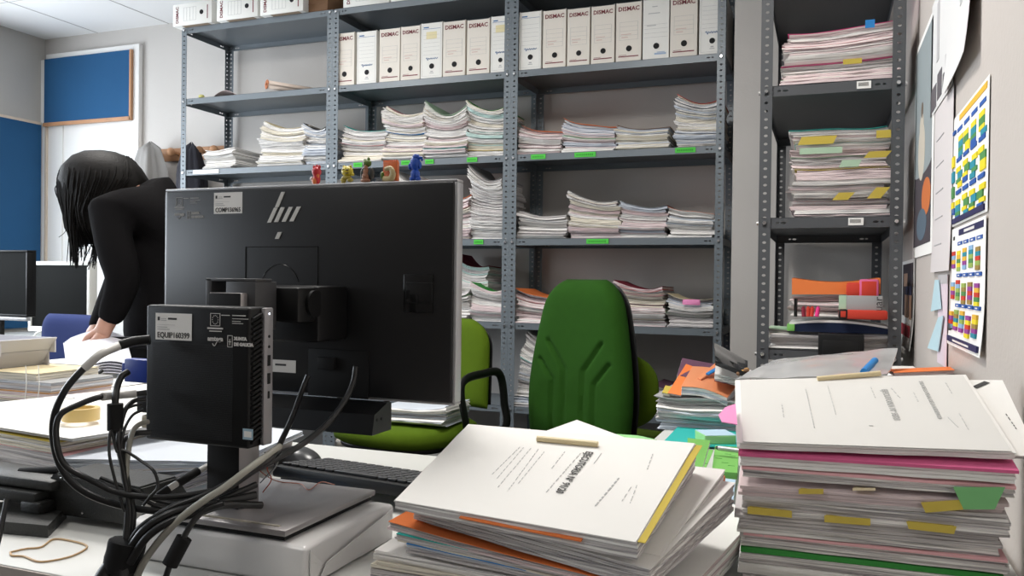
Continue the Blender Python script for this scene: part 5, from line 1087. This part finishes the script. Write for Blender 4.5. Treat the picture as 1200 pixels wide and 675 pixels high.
bm = B(); tube(bm, [at(36, 400, 1, 3.2), at(44, 390, 1, 3.2), at(58, 386, 1, 3.2), at(75, 384, 1, 3.2)], .006); tag(finish(bm, 'cable', OFFW), 'white cable looping under the white-framed monitor', 'cable')
p = at(52, 405, 1, 3.0); stack('the white heap below the white-framed monitor', p.x-.2, p.x+.25, 2.75, ZD+.001, p.z-.0, p.z+.01, 4, 320, pal=(0,), curl=.02, dep=.25)
# ------------------------------------------------------------------ chairs
def rounded_pad(bm, wfun, z0, z1, depth, yfun, M, nz=44, nx=30, groove=None, mi=0):
    """upholstered pad: front and back surfaces meeting in a rounded rim; local x across, y toward back, z up"""
    F_, K_ = [], []
    for j in range(nz+1):
        t = j/nz; z = z0+(z1-z0)*t; hw = wfun(t); r1, r2 = [], []
        for i in range(nx+1):
            s = -1+2*i/nx; s = math.sin(s*PI/2); x = hw*s
            e = max(0, 1-abs(s)**6)**.5 * max(0, 1-abs(2*t-1)**10)**.5
            g = groove(x, z) if groove else 0
            r1.append(bm.verts.new(M @ Vector((x, yfun(x, z)-depth/2*e+g, z)))); r2.append(bm.verts.new(M @ Vector((x, yfun(x, z)+depth/2*e*.8, z))))
        F_.append(r1); K_.append(r2)
    for A_ in (F_, K_):
        for a, b in zip(A_, A_[1:]):
            for i in range(nx): bm.faces.new((a[i], a[i+1], b[i+1], b[i])).material_index = mi
    for k in (0, nx):
        for j in range(nz): bm.faces.new((F_[j][k], F_[j+1][k], K_[j+1][k], K_[j][k]))
    for k in (0, nz):
        for i in range(nx): bm.faces.new((F_[k][i], F_[k][i+1], K_[k][i+1], K_[k][i]))
    bmesh.ops.remove_doubles(bm, verts=bm.verts, dist=1e-5)
def seat_pad(bm, w, d, z, th, M):
    n = 48; rings = []
    for (k, zz) in ((.90, -th/2), (.985, -th*.3), (1, 0), (.985, th*.3), (.9, th*.5), (.5, th*.55), (.02, th*.5)):
        r = []
        for i in range(n):
            a = 2*PI*i/n; c_, s_ = math.cos(a), math.sin(a); e = .72
            r.append(bm.verts.new(M @ Vector((w/2*k*abs(c_)**e*(1 if c_ > 0 else -1), d/2*k*abs(s_)**e*(1 if s_ > 0 else -1), z+zz))))
        rings.append(r)
    for a, b in zip(rings, rings[1:]):
        for i in range(n): bm.faces.new((a[i], a[(i+1) % n], b[(i+1) % n], b[i]))
    bm.faces.new(rings[0]); bm.faces.new(rings[-1])
def office_chair(label, loc, rz, m, bw, bz0, bz1, seatz=.47, sw=.48, sd=.46, wf=None, groove=None, arms=False, by=.24, depth=.07, shell=True):
    t = thing('office_chair', label, 'chair', (0, 0, 0)); M = Matrix.Identity(4)
    bm = B(); rounded_pad(bm, wf or (lambda t_: bw/2*(1-max(0, t_-.7)**2*3.5)), bz0, bz1, depth, lambda x, z: by+.03+.12*(z-bz0)*.35-.35*x*x, M, groove=groove, nz=90 if groove else 40, nx=70 if groove else 28)
    finish(bm, 'backrest', m, t, ang=60)
    if shell: bm = B(); rounded_pad(bm, (lambda t_: (wf or (lambda q: bw/2*(1-max(0, q-.7)**2*3.5)))(t_)*.985), bz0+.012, bz1-.012, .02, lambda x, z: by+.03+.12*(z-bz0)*.35-.35*x*x+depth*.42, M); finish(bm, 'back_shell', BLACK, t, ang=60)
    bm = B(); seat_pad(bm, sw, sd, seatz, .07, M); finish(bm, 'seat', m, t, ang=60)
    bm = B(); seat_pad(bm, sw*.9, sd*.9, seatz-.042, .03, M); finish(bm, 'seat_pan', BLACK, t, ang=60)
    bm = B(); tube(bm, [(0, .05, seatz-.06), (0, by+.02, seatz-.05), (0, by+.09, seatz+.06), (0, by+.09, bz0+.12)], .022, n=10, sq=.5); tag(finish(bm, 'back_support', CHROME if groove else BLACK, t), None)
    bm = B(); cyl(bm, (0, 0, .09), (0, 0, seatz-.06), .025, n=20); finish(bm, 'gas_column', CHROME if groove else BLACK, t)
    for k in range(5):
        a = 2*PI*k/5+.3; c_ = Vector((math.cos(a), math.sin(a), 0)); bm = B(); tube(bm, [Vector((0, 0, .11)), c_*.15+Vector((0, 0, .10)), c_*.29+Vector((0, 0, .075))], (.024, .016), n=8); leg = finish(bm, 'base_leg', BLACK, t)
        bm = B(); s_ = Vector((-c_.y, c_.x, 0)); cyl(bm, c_*.29+s_*.02+Vector((0, 0, .028)), c_*.29-s_*.02+Vector((0, 0, .028)), .0275, n=18); box(bm, c_.x*.29-.012, c_.x*.29+.012, c_.y*.29-.012, c_.y*.29+.012, .04, .07); finish(bm, 'caster', BLACKM, leg)
    if arms:
        for s in (-1, 1):
            bm = B(); X = s*(sw/2+.035)
            tube(bm, [(s*.12, .02, seatz-.055), (X*.9, .02, seatz-.05), (X, -.02, seatz+.03), (X, -.06, seatz+.17), (X, -.03, seatz+.215), (X, .08, seatz+.225), (X, .20, seatz+.215), (X, .24, seatz+.10), (X*.98, .24, seatz-.01), (s*.12, .15, seatz-.055)], .017, n=10, sq=.75); finish(bm, 'armrest', BLACK, t)
    t.location = loc; t.rotation_euler = (0, 0, rz); return t
GW = lambda t_: (.246 - .05*max(0, .22-t_) - .15*max(0, t_-.30)**1.5) * math.sqrt(max(0.0, 1-max(0, (t_-.80)/.2)**2.6*.62))
def chair_groove(x, z):
    """a pair of stitched Y grooves on either side, running down to the seat"""
    ax = abs(x); g = 0
    for (x0, za, x1, zb) in ((.048, .78, .130, .885), (.102, .735, .168, .81)):
        if z <= za: d = abs(ax-x0)
        else:
            t = (z-za)/(zb-za)
            if t > 1: d = math.hypot(ax-x1, z-zb)
            else: d = abs(ax-(x0+(x1-x0)*t))*.8
        g = max(g, .013*math.exp(-(d/.008)**2))
    return g
# high-backed chair; its backrest front faces the camera
office_chair('dark green high-backed office chair facing the desks', (-.965, 2.74, 0), math.radians(-24), GREEN1, .42, .50, 1.12, wf=GW, groove=chair_groove, seatz=.47, by=.24, depth=.12, sw=.45)
office_chair('olive green armchair with papers on its seat behind the monitor', (-1.50, 2.80, 0), math.radians(-10), GREEN2, .44, .60, .955, arms=True, seatz=.535, sw=.52, sd=.48, wf=lambda t_: .215*math.sqrt(max(0, 1-max(0, (t_-.6)/.4)**3*.7)), by=.23)
office_chair('small green chair behind the high-backed one', (-.72, 3.33, 0), math.radians(180-14), GREEN2, .38, .55, .83, seatz=.45, sw=.38, sd=.30, wf=lambda t_: .19*math.sqrt(max(0.02, 1-abs(2*t_-1)**3*.75)), by=.17, shell=False)
office_chair('navy blue office chair beyond the tray desk', (-2.99, 2.35, 0), math.radians(-5), BLUEC, .40, .60, .945, seatz=.46, wf=lambda t_: .20*(1-max(0, t_-.8)**2*3), by=.2)
stack('the loose papers lying on the olive chair seat', at(450, 495, 1, 2.66).x, at(520, 495, 1, 2.66).x, 2.66, .580, at(448, 475, 1, 2.66).z, at(528, 477, 1, 2.66).z, 3, 330, pal=(0, 4), curl=.1, dep=.20)
# ------------------------------------------------------------------ person bending over the desk (seen from the side, facing left)
SKIN = mat('skin', (.50, .27, .19), .5, var=.06, vscale=30); HAIR = mat('black_hair', (.006, .005, .0045), .62, spec=.18, bump=.6, bscale=160); SHIRT = mat('black_top', (.006, .0055, .006), .95, spec=.08, bump=.3, bscale=300); PANTS = mat('dark_trousers', (.015, .016, .02), .9)
PX = lambda x, y, d: atd(x, y, d)
def skin(name, verts, edges, radii, m, parent, sub=2, root=0):
    me = bpy.data.meshes.new(name); me.from_pydata([tuple(v) for v in verts], edges, []); me.update(); me.materials.append(m)
    o = bpy.data.objects.new(name, me); C.objects.link(o)
    sm = o.modifiers.new('skin', 'SKIN'); sm.use_smooth_shade = True
    for i, r in enumerate(radii):
        sv = me.skin_vertices[0].data[i]; sv.radius = r if isinstance(r, tuple) else (r, r); sv.use_root = (i == root)
    sb = o.modifiers.new('sub', 'SUBSURF'); sb.levels = sub; sb.render_levels = sub
    bpy.context.view_layer.update()
    me2 = bpy.data.meshes.new_from_object(o.evaluated_get(bpy.context.evaluated_depsgraph_get())); o.modifiers.clear(); o.data = me2
    for p_ in me2.polygons: p_.use_smooth = True
    if parent:
        o.parent = parent; w = Vector((0, 0, 0)); q = parent
        while q: w += q.location; q = q.parent
        o.location = -w
    return o
base = Vector((-2.05, 2.42, 0))
per = thing('person', 'person with long black hair in a black top, bending over the desk', 'person', tuple(base))
D0 = 2.95
pel = PX(196, 398, 2.95); fwd = (PX(90, 300, D0)-PX(190, 300, D0)).normalized(); fwd.z = 0; fwd.normalize(); sd = Vector((-fwd.y, fwd.x, 0))  # toward/away from camera
if sd.dot(CF) > 0: sd = -sd      # sd points to the camera
nk = PX(168, 219, D0); hd = PX(122, 222, D0); sh = PX(150, 243, D0)
ches = PX(186, 262, D0)
V = [pel, PX(200, 315, D0), ches, nk+Vector((0, 0, -.035)), nk+(hd-nk)*.4, hd, hd+(hd-nk)*.15+Vector((0, 0, -.04))]
Rr = [(.10, .10), (.10, .10), (.09, .10), (.055, .055), (.055, .055), (.085, .085), (.07, .07)]
E_ = [(0, 1), (1, 2), (2, 3), (3, 4), (4, 5), (5, 6)]
handtip = None
for s in (1, -1):
    b = len(V)
    hip = pel+sd*s*.09+Vector((0, 0, -.06)); knee = Vector((hip.x-.02, hip.y, .48)); ank = Vector((hip.x+.02, hip.y+.0, .09)); toe = ank+fwd*.16+Vector((0, 0, -.05))
    V += [hip, knee, ank, toe]; Rr += [(.085, .085), (.058, .058), (.04, .04), (.035, .03)]; E_ += [(0, b), (b, b+1), (b+1, b+2), (b+2, b+3)]
    b = len(V)
    S_ = PX(152, 256, D0)+sd*(.17 if s == 1 else -.15)
    if s == 1:
        elb = PX(146, 330, D0-.24); wr = PX(124, 386, D0-.24); pm = PX(115, 400, D0-.25)
    else:
        elb = PX(140, 330, D0+.2); wr = PX(112, 395, D0+.05); pm = PX(104, 404, D0+.0)
    V += [S_, elb, wr, pm]; Rr += [(.06, .06), (.042, .042), (.027, .027), (.033, .02)]; E_ += [(2, b), (b, b+1), (b+1, b+2), (b+2, b+3)]
    dir_ = (pm-wr).normalized(); ac = dir_.cross(sd).normalized()
    for k in range(4):
        c = len(V); off = ac*(.021-.014*k); L = (.030, .034, .032, .026)[k]
        V += [pm+off+dir_*.024, pm+off+dir_*(.024+L)+sd*(-.004), pm+off*1.05+dir_*(.024+L*1.6)-sd*.016, pm+off+dir_*(.024+L*2.0)-sd*.030]; Rr += [.0095, .0085, .0078, .0068]; E_ += [(b+3, c), (c, c+1), (c+1, c+2), (c+2, c+3)]
    c = len(V); V += [wr+dir_*.03+ac*.028, wr+dir_*.055+ac*.042-sd*.01, wr+dir_*.08+ac*.045-sd*.02]; Rr += [.012, .0105, .0085]; E_ += [(b+2, c), (c, c+1), (c+1, c+2)]
body = skin('body', V, E_, Rr, SKIN, per)
# face (mostly hidden by hair)
bm = B(); ellipsoid(bm, hd+fwd*.03+Vector((0, 0, -.03)), (.085, .085, .11), 24); ellipsoid(bm, hd+fwd*.118+Vector((0, 0, -.045)), (.018, .012, .022), 10)
for s in (1, -1): ellipsoid(bm, hd+sd*s*.083+Vector((0, 0, -.02)), (.014, .014, .03), 10)
finish(bm, 'face', SKIN, per)
# clothing
lift = lambda r, k: tuple(a*1.0+k for a in (r if isinstance(r, tuple) else (r, r)))
tv = [V[0]+Vector((0, 0, -.10)), V[1], V[2], PX(172, 234, D0), PX(158, 226, D0)]; tr = [(.175, .16), (.17, .165), (.15, .20), (.075, .13), (.062, .066)]; te = [(0, 1), (1, 2), (2, 3), (3, 4)]
idx = 7
for s in (0, 1):
    ab = 7+4+s*(4+4+16+3); shv, el, wr_ = V[ab], V[ab+1], V[ab+2]; b = len(tv)
    tv += [shv, (shv+el)/2, el, el+(wr_-el)*.5, wr_+(el-wr_)*.08]; tr += [(.078, .078), (.066, .066), (.058, .058), (.050, .050), (.042, .042)]; te += [(2, b), (b, b+1), (b+1, b+2), (b+2, b+3), (b+3, b+4)]
top = skin('top', tv, te, tr, SHIRT, per)
tv = [pel+Vector((0, 0, .03))]; tr = [(.17, .155)]; te = []
for s in (0, 1):
    hb = 7+s*(4+4+16+3); b = len(tv); tv += [V[hb], V[hb+1], V[hb+2]+Vector((0, 0, .03))]; tr += [(.115, .115), (.08, .08), (.062, .062)]; te += [(0, b), (b, b+1), (b+1, b+2)]
skin('trousers', tv, te, tr, PANTS, per)
for s in (0, 1):
    hb = 7+s*(4+4+16+3); a_ = V[hb+2]; bm = B(); box(bm, -.045, .045, -.13, .10, 0, .07, .02, M=Matrix.Translation((a_.x, a_.y, .002)) @ Matrix.Rotation(math.atan2(-fwd.x, fwd.y)+PI, 4, 'Z')); finish(bm, 'shoe', BLACK, per)
# hair: cap over the head plus hanging locks
bm = B(); hc = PX(122, 218, D0)
Mh = Matrix(((fwd.x, sd.x, 0, 0), (fwd.y, sd.y, 0, 0), (0, 0, 1, 0), (0, 0, 0, 1)))
def P3(x, y, o=0): return PX(x, y, D0)+sd*o
# main mass: lofted from silhouette slices (top to hanging tips)
sl = [(178, 98, 136), (184, 86, 152), (196, 75, 164), (212, 70, 174), (228, 71, 168), (242, 76, 158), (256, 79, 142), (268, 82, 128), (278, 86, 116), (286, 92, 108)]
rings = []; n = 28
for k, (y, x0, x1) in enumerate(sl):
    c = P3((x0+x1)/2, y); hw = (P3(x1, y)-P3(x0, y)).length/2; th = [.04, .075, .105, .115, .112, .10, .085, .07, .05, .03][k]; r = []
    for i in range(n):
        a = 2*PI*i/n; rg = 1+.05*math.sin(a*9+k*.25)*(k/9)+.025*math.sin(a*17+1)*(k > 3)
        r.append(bm.verts.new(c-fwd*math.cos(a)*hw*rg*-1+sd*math.sin(a)*th*rg))
    rings.append(r)
cap = bm.verts.new(P3(118, 175.5))
for i in range(n): bm.faces.new((rings[0][i], rings[0][(i+1) % n], cap))
for a, b in zip(rings, rings[1:]):
    for i in range(n): bm.faces.new((a[i], a[(i+1) % n], b[(i+1) % n], b[i]))
bm.faces.new(rings[-1]); r_ = random.Random(4)
def silh(y, side):
    for (ya, xa0, xa1), (yb, xb0, xb1) in zip(sl, sl[1:]):
        if ya <= y <= yb:
            f_ = (y-ya)/(yb-ya); return (xa0+(xb0-xa0)*f_) if side == 0 else (xa1+(xb1-xa1)*f_)
    return sl[-1][1+side]
for k in range(420):
    u = r_.random(); ph = (r_.random()*2-1); o = .113*ph; wide = math.sqrt(max(0, 1-ph*ph))
    pts = []; y_end = 255+r_.random()*(62 if u < .6 else 16); ys = 182+8*r_.random()
    for q in range(7):
        y = ys+(y_end-ys)*q/6; x0_, x1_ = silh(min(y, 290), 0), silh(min(y, 290), 1); uu = u*.96+.02; cx = (x0_+x1_)/2; thk = [.045, .095, .113, .113, .10, .08, .055][q]
        xx = x0_+(x1_-x0_)*(uu*(1-.35*q/6)+.1*q/6) if y < 262 else None
        if xx is None: xx = pts[-1][0]+r_.uniform(-2.2, 1.2)
        if y > 275: xx = 82+(xx-82)*.93
        e = math.sqrt(max(0, 1-((xx-cx)/max(4, (x1_-x0_)/2))**2)); pts.append((xx, y, thk*e*(1.03 if ph > 0 else -1.03)*(abs(ph)**.15)))
    tube(bm, [P3(*p_) for p_ in pts], (.0042, .0011), n=4, k=2)
tube(bm, [P3(75, 215, .03), P3(70, 222, .03), P3(71, 232, .02), P3(75, 238, .01)], .002, n=5); tube(bm, [P3(80, 262, 0), P3(76, 272, 0), P3(69, 278, 0)], .0012, n=5)
finish(bm, 'hair', HAIR, per, ang=80)
# papers the hand is leafing through
bm = B(); pa = PX(72, 410, D0-.25); 
cq = [PX(80, 444, D0-.55), PX(148, 440, D0-.55), PX(140, 404, D0-.15), PX(74, 402, D0-.15)]
def fs_(u, v, s): p = (cq[0]*(1-u)+cq[1]*u)*(1-v)+(cq[3]*(1-u)+cq[2]*u)*v; return p+Vector((0, 0, .03*math.sin(u*PI*.9)*s))
for k in range(5):
    sheet(bm, lambda u, v, s: fs_(u, v, s)+Vector((.004*k, .003*k, .004*k)), .4+.15*k, 0, 1, 0, 1, .0007, 10, 6)
t = thing('paper_sheets', 'white sheets being leafed through by the person', 'paper', tuple(fs_(.5, .5, 0))); finish(bm, 'leaves', flat('bluish_sheet', (.70, .70, .76)), t, smooth=False)
stack('the papers beneath the leafing hand', at(80, 440, 1, 1.9).x, at(150, 440, 1, 1.9).x, 1.72, ZD+.001, .80, .80, 4, 340, pal=(0, 4), curl=.02, dep=.28)
# ------------------------------------------------------------------ right wall notices
def wq(pts, off=.001): return [Vector((XR-off, at(x, y, 0, XR).y, at(x, y, 0, XR).z)) for x, y in pts]
def notice(label, y0, y1, z0, z1, name, cat, m=SHEET, off=.002, curl=0, marks=None, lift=0):
    """sheet taped on the right wall, y0 = near edge, y1 = far edge"""
    t = thing(name, label, cat, (XR-off, (y0+y1)/2, (z0+z1)/2)); bm = B(); n = 10
    F1, F2 = [], []
    for j in range(n+1):
        r1, r2 = [], []
        for i in range(7):
            y = y0+(y1-y0)*i/6; z = z0+(z1-z0)*j/n; b = off+curl*max(0, 1-j/n*2)**2+lift*(1-i/6)**2
            r1.append(bm.verts.new((XR-b, y, z))); r2.append(bm.verts.new((XR-b-.0006, y, z)))
        F1.append(r1); F2.append(r2)
    for A_ in (F1, F2):
        for a, b in zip(A_, A_[1:]):
            for i in range(6): bm.faces.new((a[i], a[i+1], b[i+1], b[i]))
    for k in (0, n):
        for i in range(6): bm.faces.new((F1[k][i], F1[k][i+1], F2[k][i+1], F2[k][i]))
    for k in (0, 6):
        for j in range(n): bm.faces.new((F1[j][k], F1[j+1][k], F2[j+1][k], F2[j][k]))
    finish(bm, 'sheet', m, t, ang=70)
    if marks:
        H = z1-z0; W_ = y1-y0; mats = marks[0]; bm = B()
        for qi, mk in enumerate(marks[1]):
            u, v, w, h, mi = mk[:5]
            b = off+curl*max(0, 1-(v+h/2)*2)**2+lift*(u+w/2)**2   # u measured from the far (left) edge
            ya = y1-W_*(u+w); yb = y1-W_*u
            if len(mk) > 5:
                prism(bm, [(XR-b-.0006, (ya+yb)/2+(yb-ya)/2*math.cos(a_), z0+H*(v+h/2)+H*h/2*math.sin(a_)) for a_ in [2*PI*i_/24 for i_ in range(24)]], (-.0014-.00003*qi, 0, 0), mi=mi)
            else: box(bm, XR-b-.0016-.00003*qi, XR-b-.0005, ya, yb, z0+H*v, z0+H*(v+h), mi=mi)
        finish(bm, 'printed_pattern', mats, t, smooth=False)
    return t
calm = [flat('cal_navy', (.03, .03, .09)), flat('cal_blue', (.03, .10, .36)), flat('cal_gold', (.70, .42, .05)), flat('cal_green', (.08, .25, .08)), flat('cal_yellow', (.75, .62, .03)), flat('cal_teal', (.03, .25, .33)),
        flat('cal_red', (.55, .05, .03)), flat('cal_purple', (.28, .06, .28)), flat('cal_ltblue', (.25, .42, .62)), flat('cal_brown', (.32, .22, .06)), flat('cal_lime', (.30, .42, .10)), SHEETG, INK]
r_ = random.Random(5); ms = [(.22, .92, .74, .05, 2)]
for row, v in enumerate((.83, .56, .27)):
    for c in range(4): ms.append((.16+.21*c, v, .15, .035, 1))
    for c in range(4):
        vv = v-.035-.02*r_.random(); x_ = .155+.21*c
        for (h, mi_) in ((.045, 4), (.06, (5, 3, 5, 3)[c]), (.035, (3, 4)[c % 2]), (.045, (5, 4, 1)[(c+row) % 3])):
            ms.append((x_+.05*(r_.random() > .6), vv-h, .13, h, mi_)); vv -= h
ms += [(.02, .12+.14*k, .08, .1, (4, 3, 5)[k % 3]) for k in range(4)] + [(.04, .84, .08, .03, 1), (.05, .02, .9, .045, 0), (.04, .11, .05, .05, 1), (.10, .10, .03, .06, 1)]
notice('upper wall calendar with gold title bar and blue-green blocks', at(1162, 85, 0, XR).y, at(1119, 140, 0, XR).y, 1.232, 1.452, 'wall_calendar', 'calendar', marks=(calm, ms))
ms = [(.25, .925, .7, .05, 0), (.42, .938, .3, .022, 11), (.06, .90, .05, .03, 12)]
for row, v in enumerate((.865, .60, .35)):
    for c in range(4): ms.append((.22+.19*c, v-.02, .145, .028, 1)); ms.append((.255+.19*c, v-.012, .06, .010, 11))
    for c in range(4):
        vv = v-.045-.03*r_.random()
        for k in range(5): ms.append((.20+.19*c, vv-.034*(k+1), .11, .034, (2, 6, 7, 8, 9, 10, 4, 5, 3)[r_.randrange(9)]))
    for k in range(4): ms.append((.04, v-.10-.036*k, .10, .036, (6, 8, 2, 7)[(k+row) % 4]))
ms += [(.04, .03, .92, .045, 0), (.25, .042, .5, .016, 11), (.05, .12, .04, .06, 12), (.10, .13, .03, .05, 12)]
notice('lower wall calendar with dark bars and many coloured blocks', at(1156, 400, 0, XR).y, at(1116, 400, 0, XR).y, .995, 1.226, 'wall_calendar', 'calendar', marks=(calm, ms), curl=.006, off=.003)
# printed picture on the wall: generic grey sky, pale shape, dark foreground with an orange patch
pic = [flat('pic_grey', (.28, .32, .33)), flat('pic_pale', (.55, .50, .42)), flat('pic_dark', (.07, .06, .07)), flat('pic_orange', (.55, .16, .05)), flat('pic_slate', (.10, .14, .18)), flat('pic_brown', (.16, .12, .09))]
y0 = at(1094, 295, 0, XR).y; y1 = at(1071, 300, 0, XR).y; z0 = at(1082, 300, 0, XR).z; z1 = at(1092, 20, 0, XR).z
notice('tall printed picture with grey sky on the right wall', y0, y1, z0, z1, 'poster', 'poster', off=.003, marks=(pic, [(.06, .05, .86, .92, 0), (.06, .05, .86, .34, 2), (.06, .36, .86, .06, 0, 'e'), (.28, .34, .34, .26, 1, 'e'), (.34, .52, .2, .12, 1, 'e'), (.40, .62, .10, .07, 5, 'e'), (.5, .17, .42, .16, 3, 'e'), (.25, .07, .5, .14, 4, 'e')]))
y0 = at(1072, 400, 0, XR).y; y1 = at(1056, 400, 0, XR).y
notice('narrow dark and red printed photo sheet low by the shelving', y0, y0+(y1-y0)*.9, at(1066, 408, 0, XR).z, at(1066, 305, 0, XR).z, 'poster', 'poster', off=.003, curl=.01, marks=([flat('ph_dark', (.05, .04, .05)), flat('ph_red', (.45, .04, .06)), flat('ph_tan', (.45, .28, .20)), flat('ph_navy', (.04, .05, .13))], [(.1, .04, .8, .92, 0), (.15, .06, .7, .2, 1), (.3, .3, .3, .3, 2), (.4, .45, .4, .25, 3), (.2, .7, .3, .15, 2), (.65, .3, .2, .3, 2)]))
gm = [INKG, flat('smudge_grey', (.45, .44, .45)), flat('charcoal', (.12, .11, .12))]
zt = at(1110, -30, 0, XR).z
notice('white photocopy with a dark printed patch near the wall top', at(1120, 60, 0, XR).y, at(1094, 60, 0, XR).y, at(1100, 128, 0, XR).z, zt, 'notice', 'notice', flat('notice_paper', (.66, .655, .65)), off=.004, marks=(gm, [(.05, .03, .25, .2, 2), (.35, .06, .2, .22, 2), (.7, .02, .22, .3, 1), (.3, .4, .1, .5, 1), (.6, .05, .06, .15, 2)]))
notice('large curling white sheet at the top of the right wall', at(1150, 30, 0, XR).y, at(1114, 60, 0, XR).y, at(1130, 88, 0, XR).z, zt+.02, 'notice', 'notice', flat('notice_paper', (.66, .655, .65)), off=.006, curl=.010, lift=.010, marks=(gm, [(.3, .62, .08, .12, 2), (.45, .55, .06, .14, 0), (.55, .42, .08, .08, 0), (.6, .7, .05, .1, 0)]))
notice('pinkish till-roll sheet hanging beside the upper calendar', at(1119, 200, 0, XR).y, at(1097, 200, 0, XR).y, at(1108, 318, 0, XR).z, at(1108, 118, 0, XR).z, 'notice', 'notice', flat('pinkish_sheet', (.62, .58, .575)), off=.004, curl=.004, marks=(gm, [(.15, .16+.16*k, .4, .006, 1) for k in range(5)]))
notice('faded mauve strip of paper below the pinkish sheet', at(1112, 380, 0, XR).y, at(1101, 380, 0, XR).y, at(1106, 428, 0, XR).z, at(1106, 322, 0, XR).z, 'notice', 'notice', flat('mauve_sheet', (.66, .56, .62)), off=.003, marks=(gm, [(.0, .9, 1, .1, 1)]))
bm = B(); 
for k, pts in enumerate(([(1100, 328), (1104, 328), (1107, 362), (1095, 365)], [(1104, 372), (1110, 370), (1104, 412), (1091, 408)])):
    q_ = wq(pts, .006); prism(bm, [tuple(v) for v in q_], (-.002, 0, 0))
tag(finish(bm, 'ribbon', flat('pale_blue_tissue', (.45, .62, .68))), 'pale blue tissue ribbon taped over the mauve strip', 'ribbon')
for (x, y) in ((1198, 99), (1187, 65)):
    pass
# ------------------------------------------------------------------ light
def area(name, loc, rot, sx, sy, power, col):
    l = bpy.data.lights.new(name, 'AREA'); l.shape = 'RECTANGLE'; l.size = sx; l.size_y = sy; l.energy = power; l.color = col
    o = bpy.data.objects.new(name, l); C.objects.link(o); o.location = loc; o.rotation_euler = rot; return o
area('daylight', (XL-.12, 2.2, 1.65), (0, -PI/2, 0), 1.4, 2.6, 95, (.86, .93, 1)); area('daylight', (XL-.12, -.5, 1.65), (0, -PI/2, 0), 1.4, 2.2, 40, (.84, .92, 1))
for k, (x, y) in enumerate(((-2.7, 2.24), (-1.5, -.16), (-.9, 1.64))):
    t = thing('ceiling_light', ['square ceiling panel light over the left desks', 'square ceiling panel light behind the camera', 'square ceiling panel light in front of the right shelving'][k], 'ceiling light', (x, y, ZC))
    bm = B(); box(bm, x-.29, x+.29, y-.29, y+.29, ZC-.012, ZC-.0005, .002); finish(bm, 'housing', WHITE, t)
    bm = B(); box(bm, x-.27, x+.27, y-.27, y+.27, ZC-.0135, ZC-.012); finish(bm, 'diffuser', mat('lamp_diffuser', (.9, .9, .9), .5, emit=(1, .97, .92, 3)), t)
    area('lamp', (x, y, ZC-.02), (0, 0, 0), .54, .54, (26, 7, 28)[k], (1, .965, .92))
W = bpy.data.worlds.new('world'); bpy.context.scene.world = W; W.use_nodes = True; nt = W.node_tree
sky = nt.nodes.new('ShaderNodeTexSky'); sky.sky_type = 'PREETHAM'; sky.turbidity = 3; sky.sun_direction = (.3, .5, .8)
mxr = nt.nodes.new('ShaderNodeMix'); mxr.data_type = 'RGBA'; mxr.inputs['Factor'].default_value = .7; mxr.inputs['B'].default_value = (.8, .88, 1, 1)
nt.links.new(sky.outputs[0], mxr.inputs['A']); nt.links.new(mxr.outputs['Result'], nt.nodes['Background'].inputs[0]); nt.nodes['Background'].inputs[1].default_value = 1.0
s = bpy.context.scene; s.view_settings.view_transform = 'Standard'; s.view_settings.look = 'None'; s.view_settings.exposure = 0.25; s.view_settings.gamma = 1; s.view_settings.use_curve_mapping = False
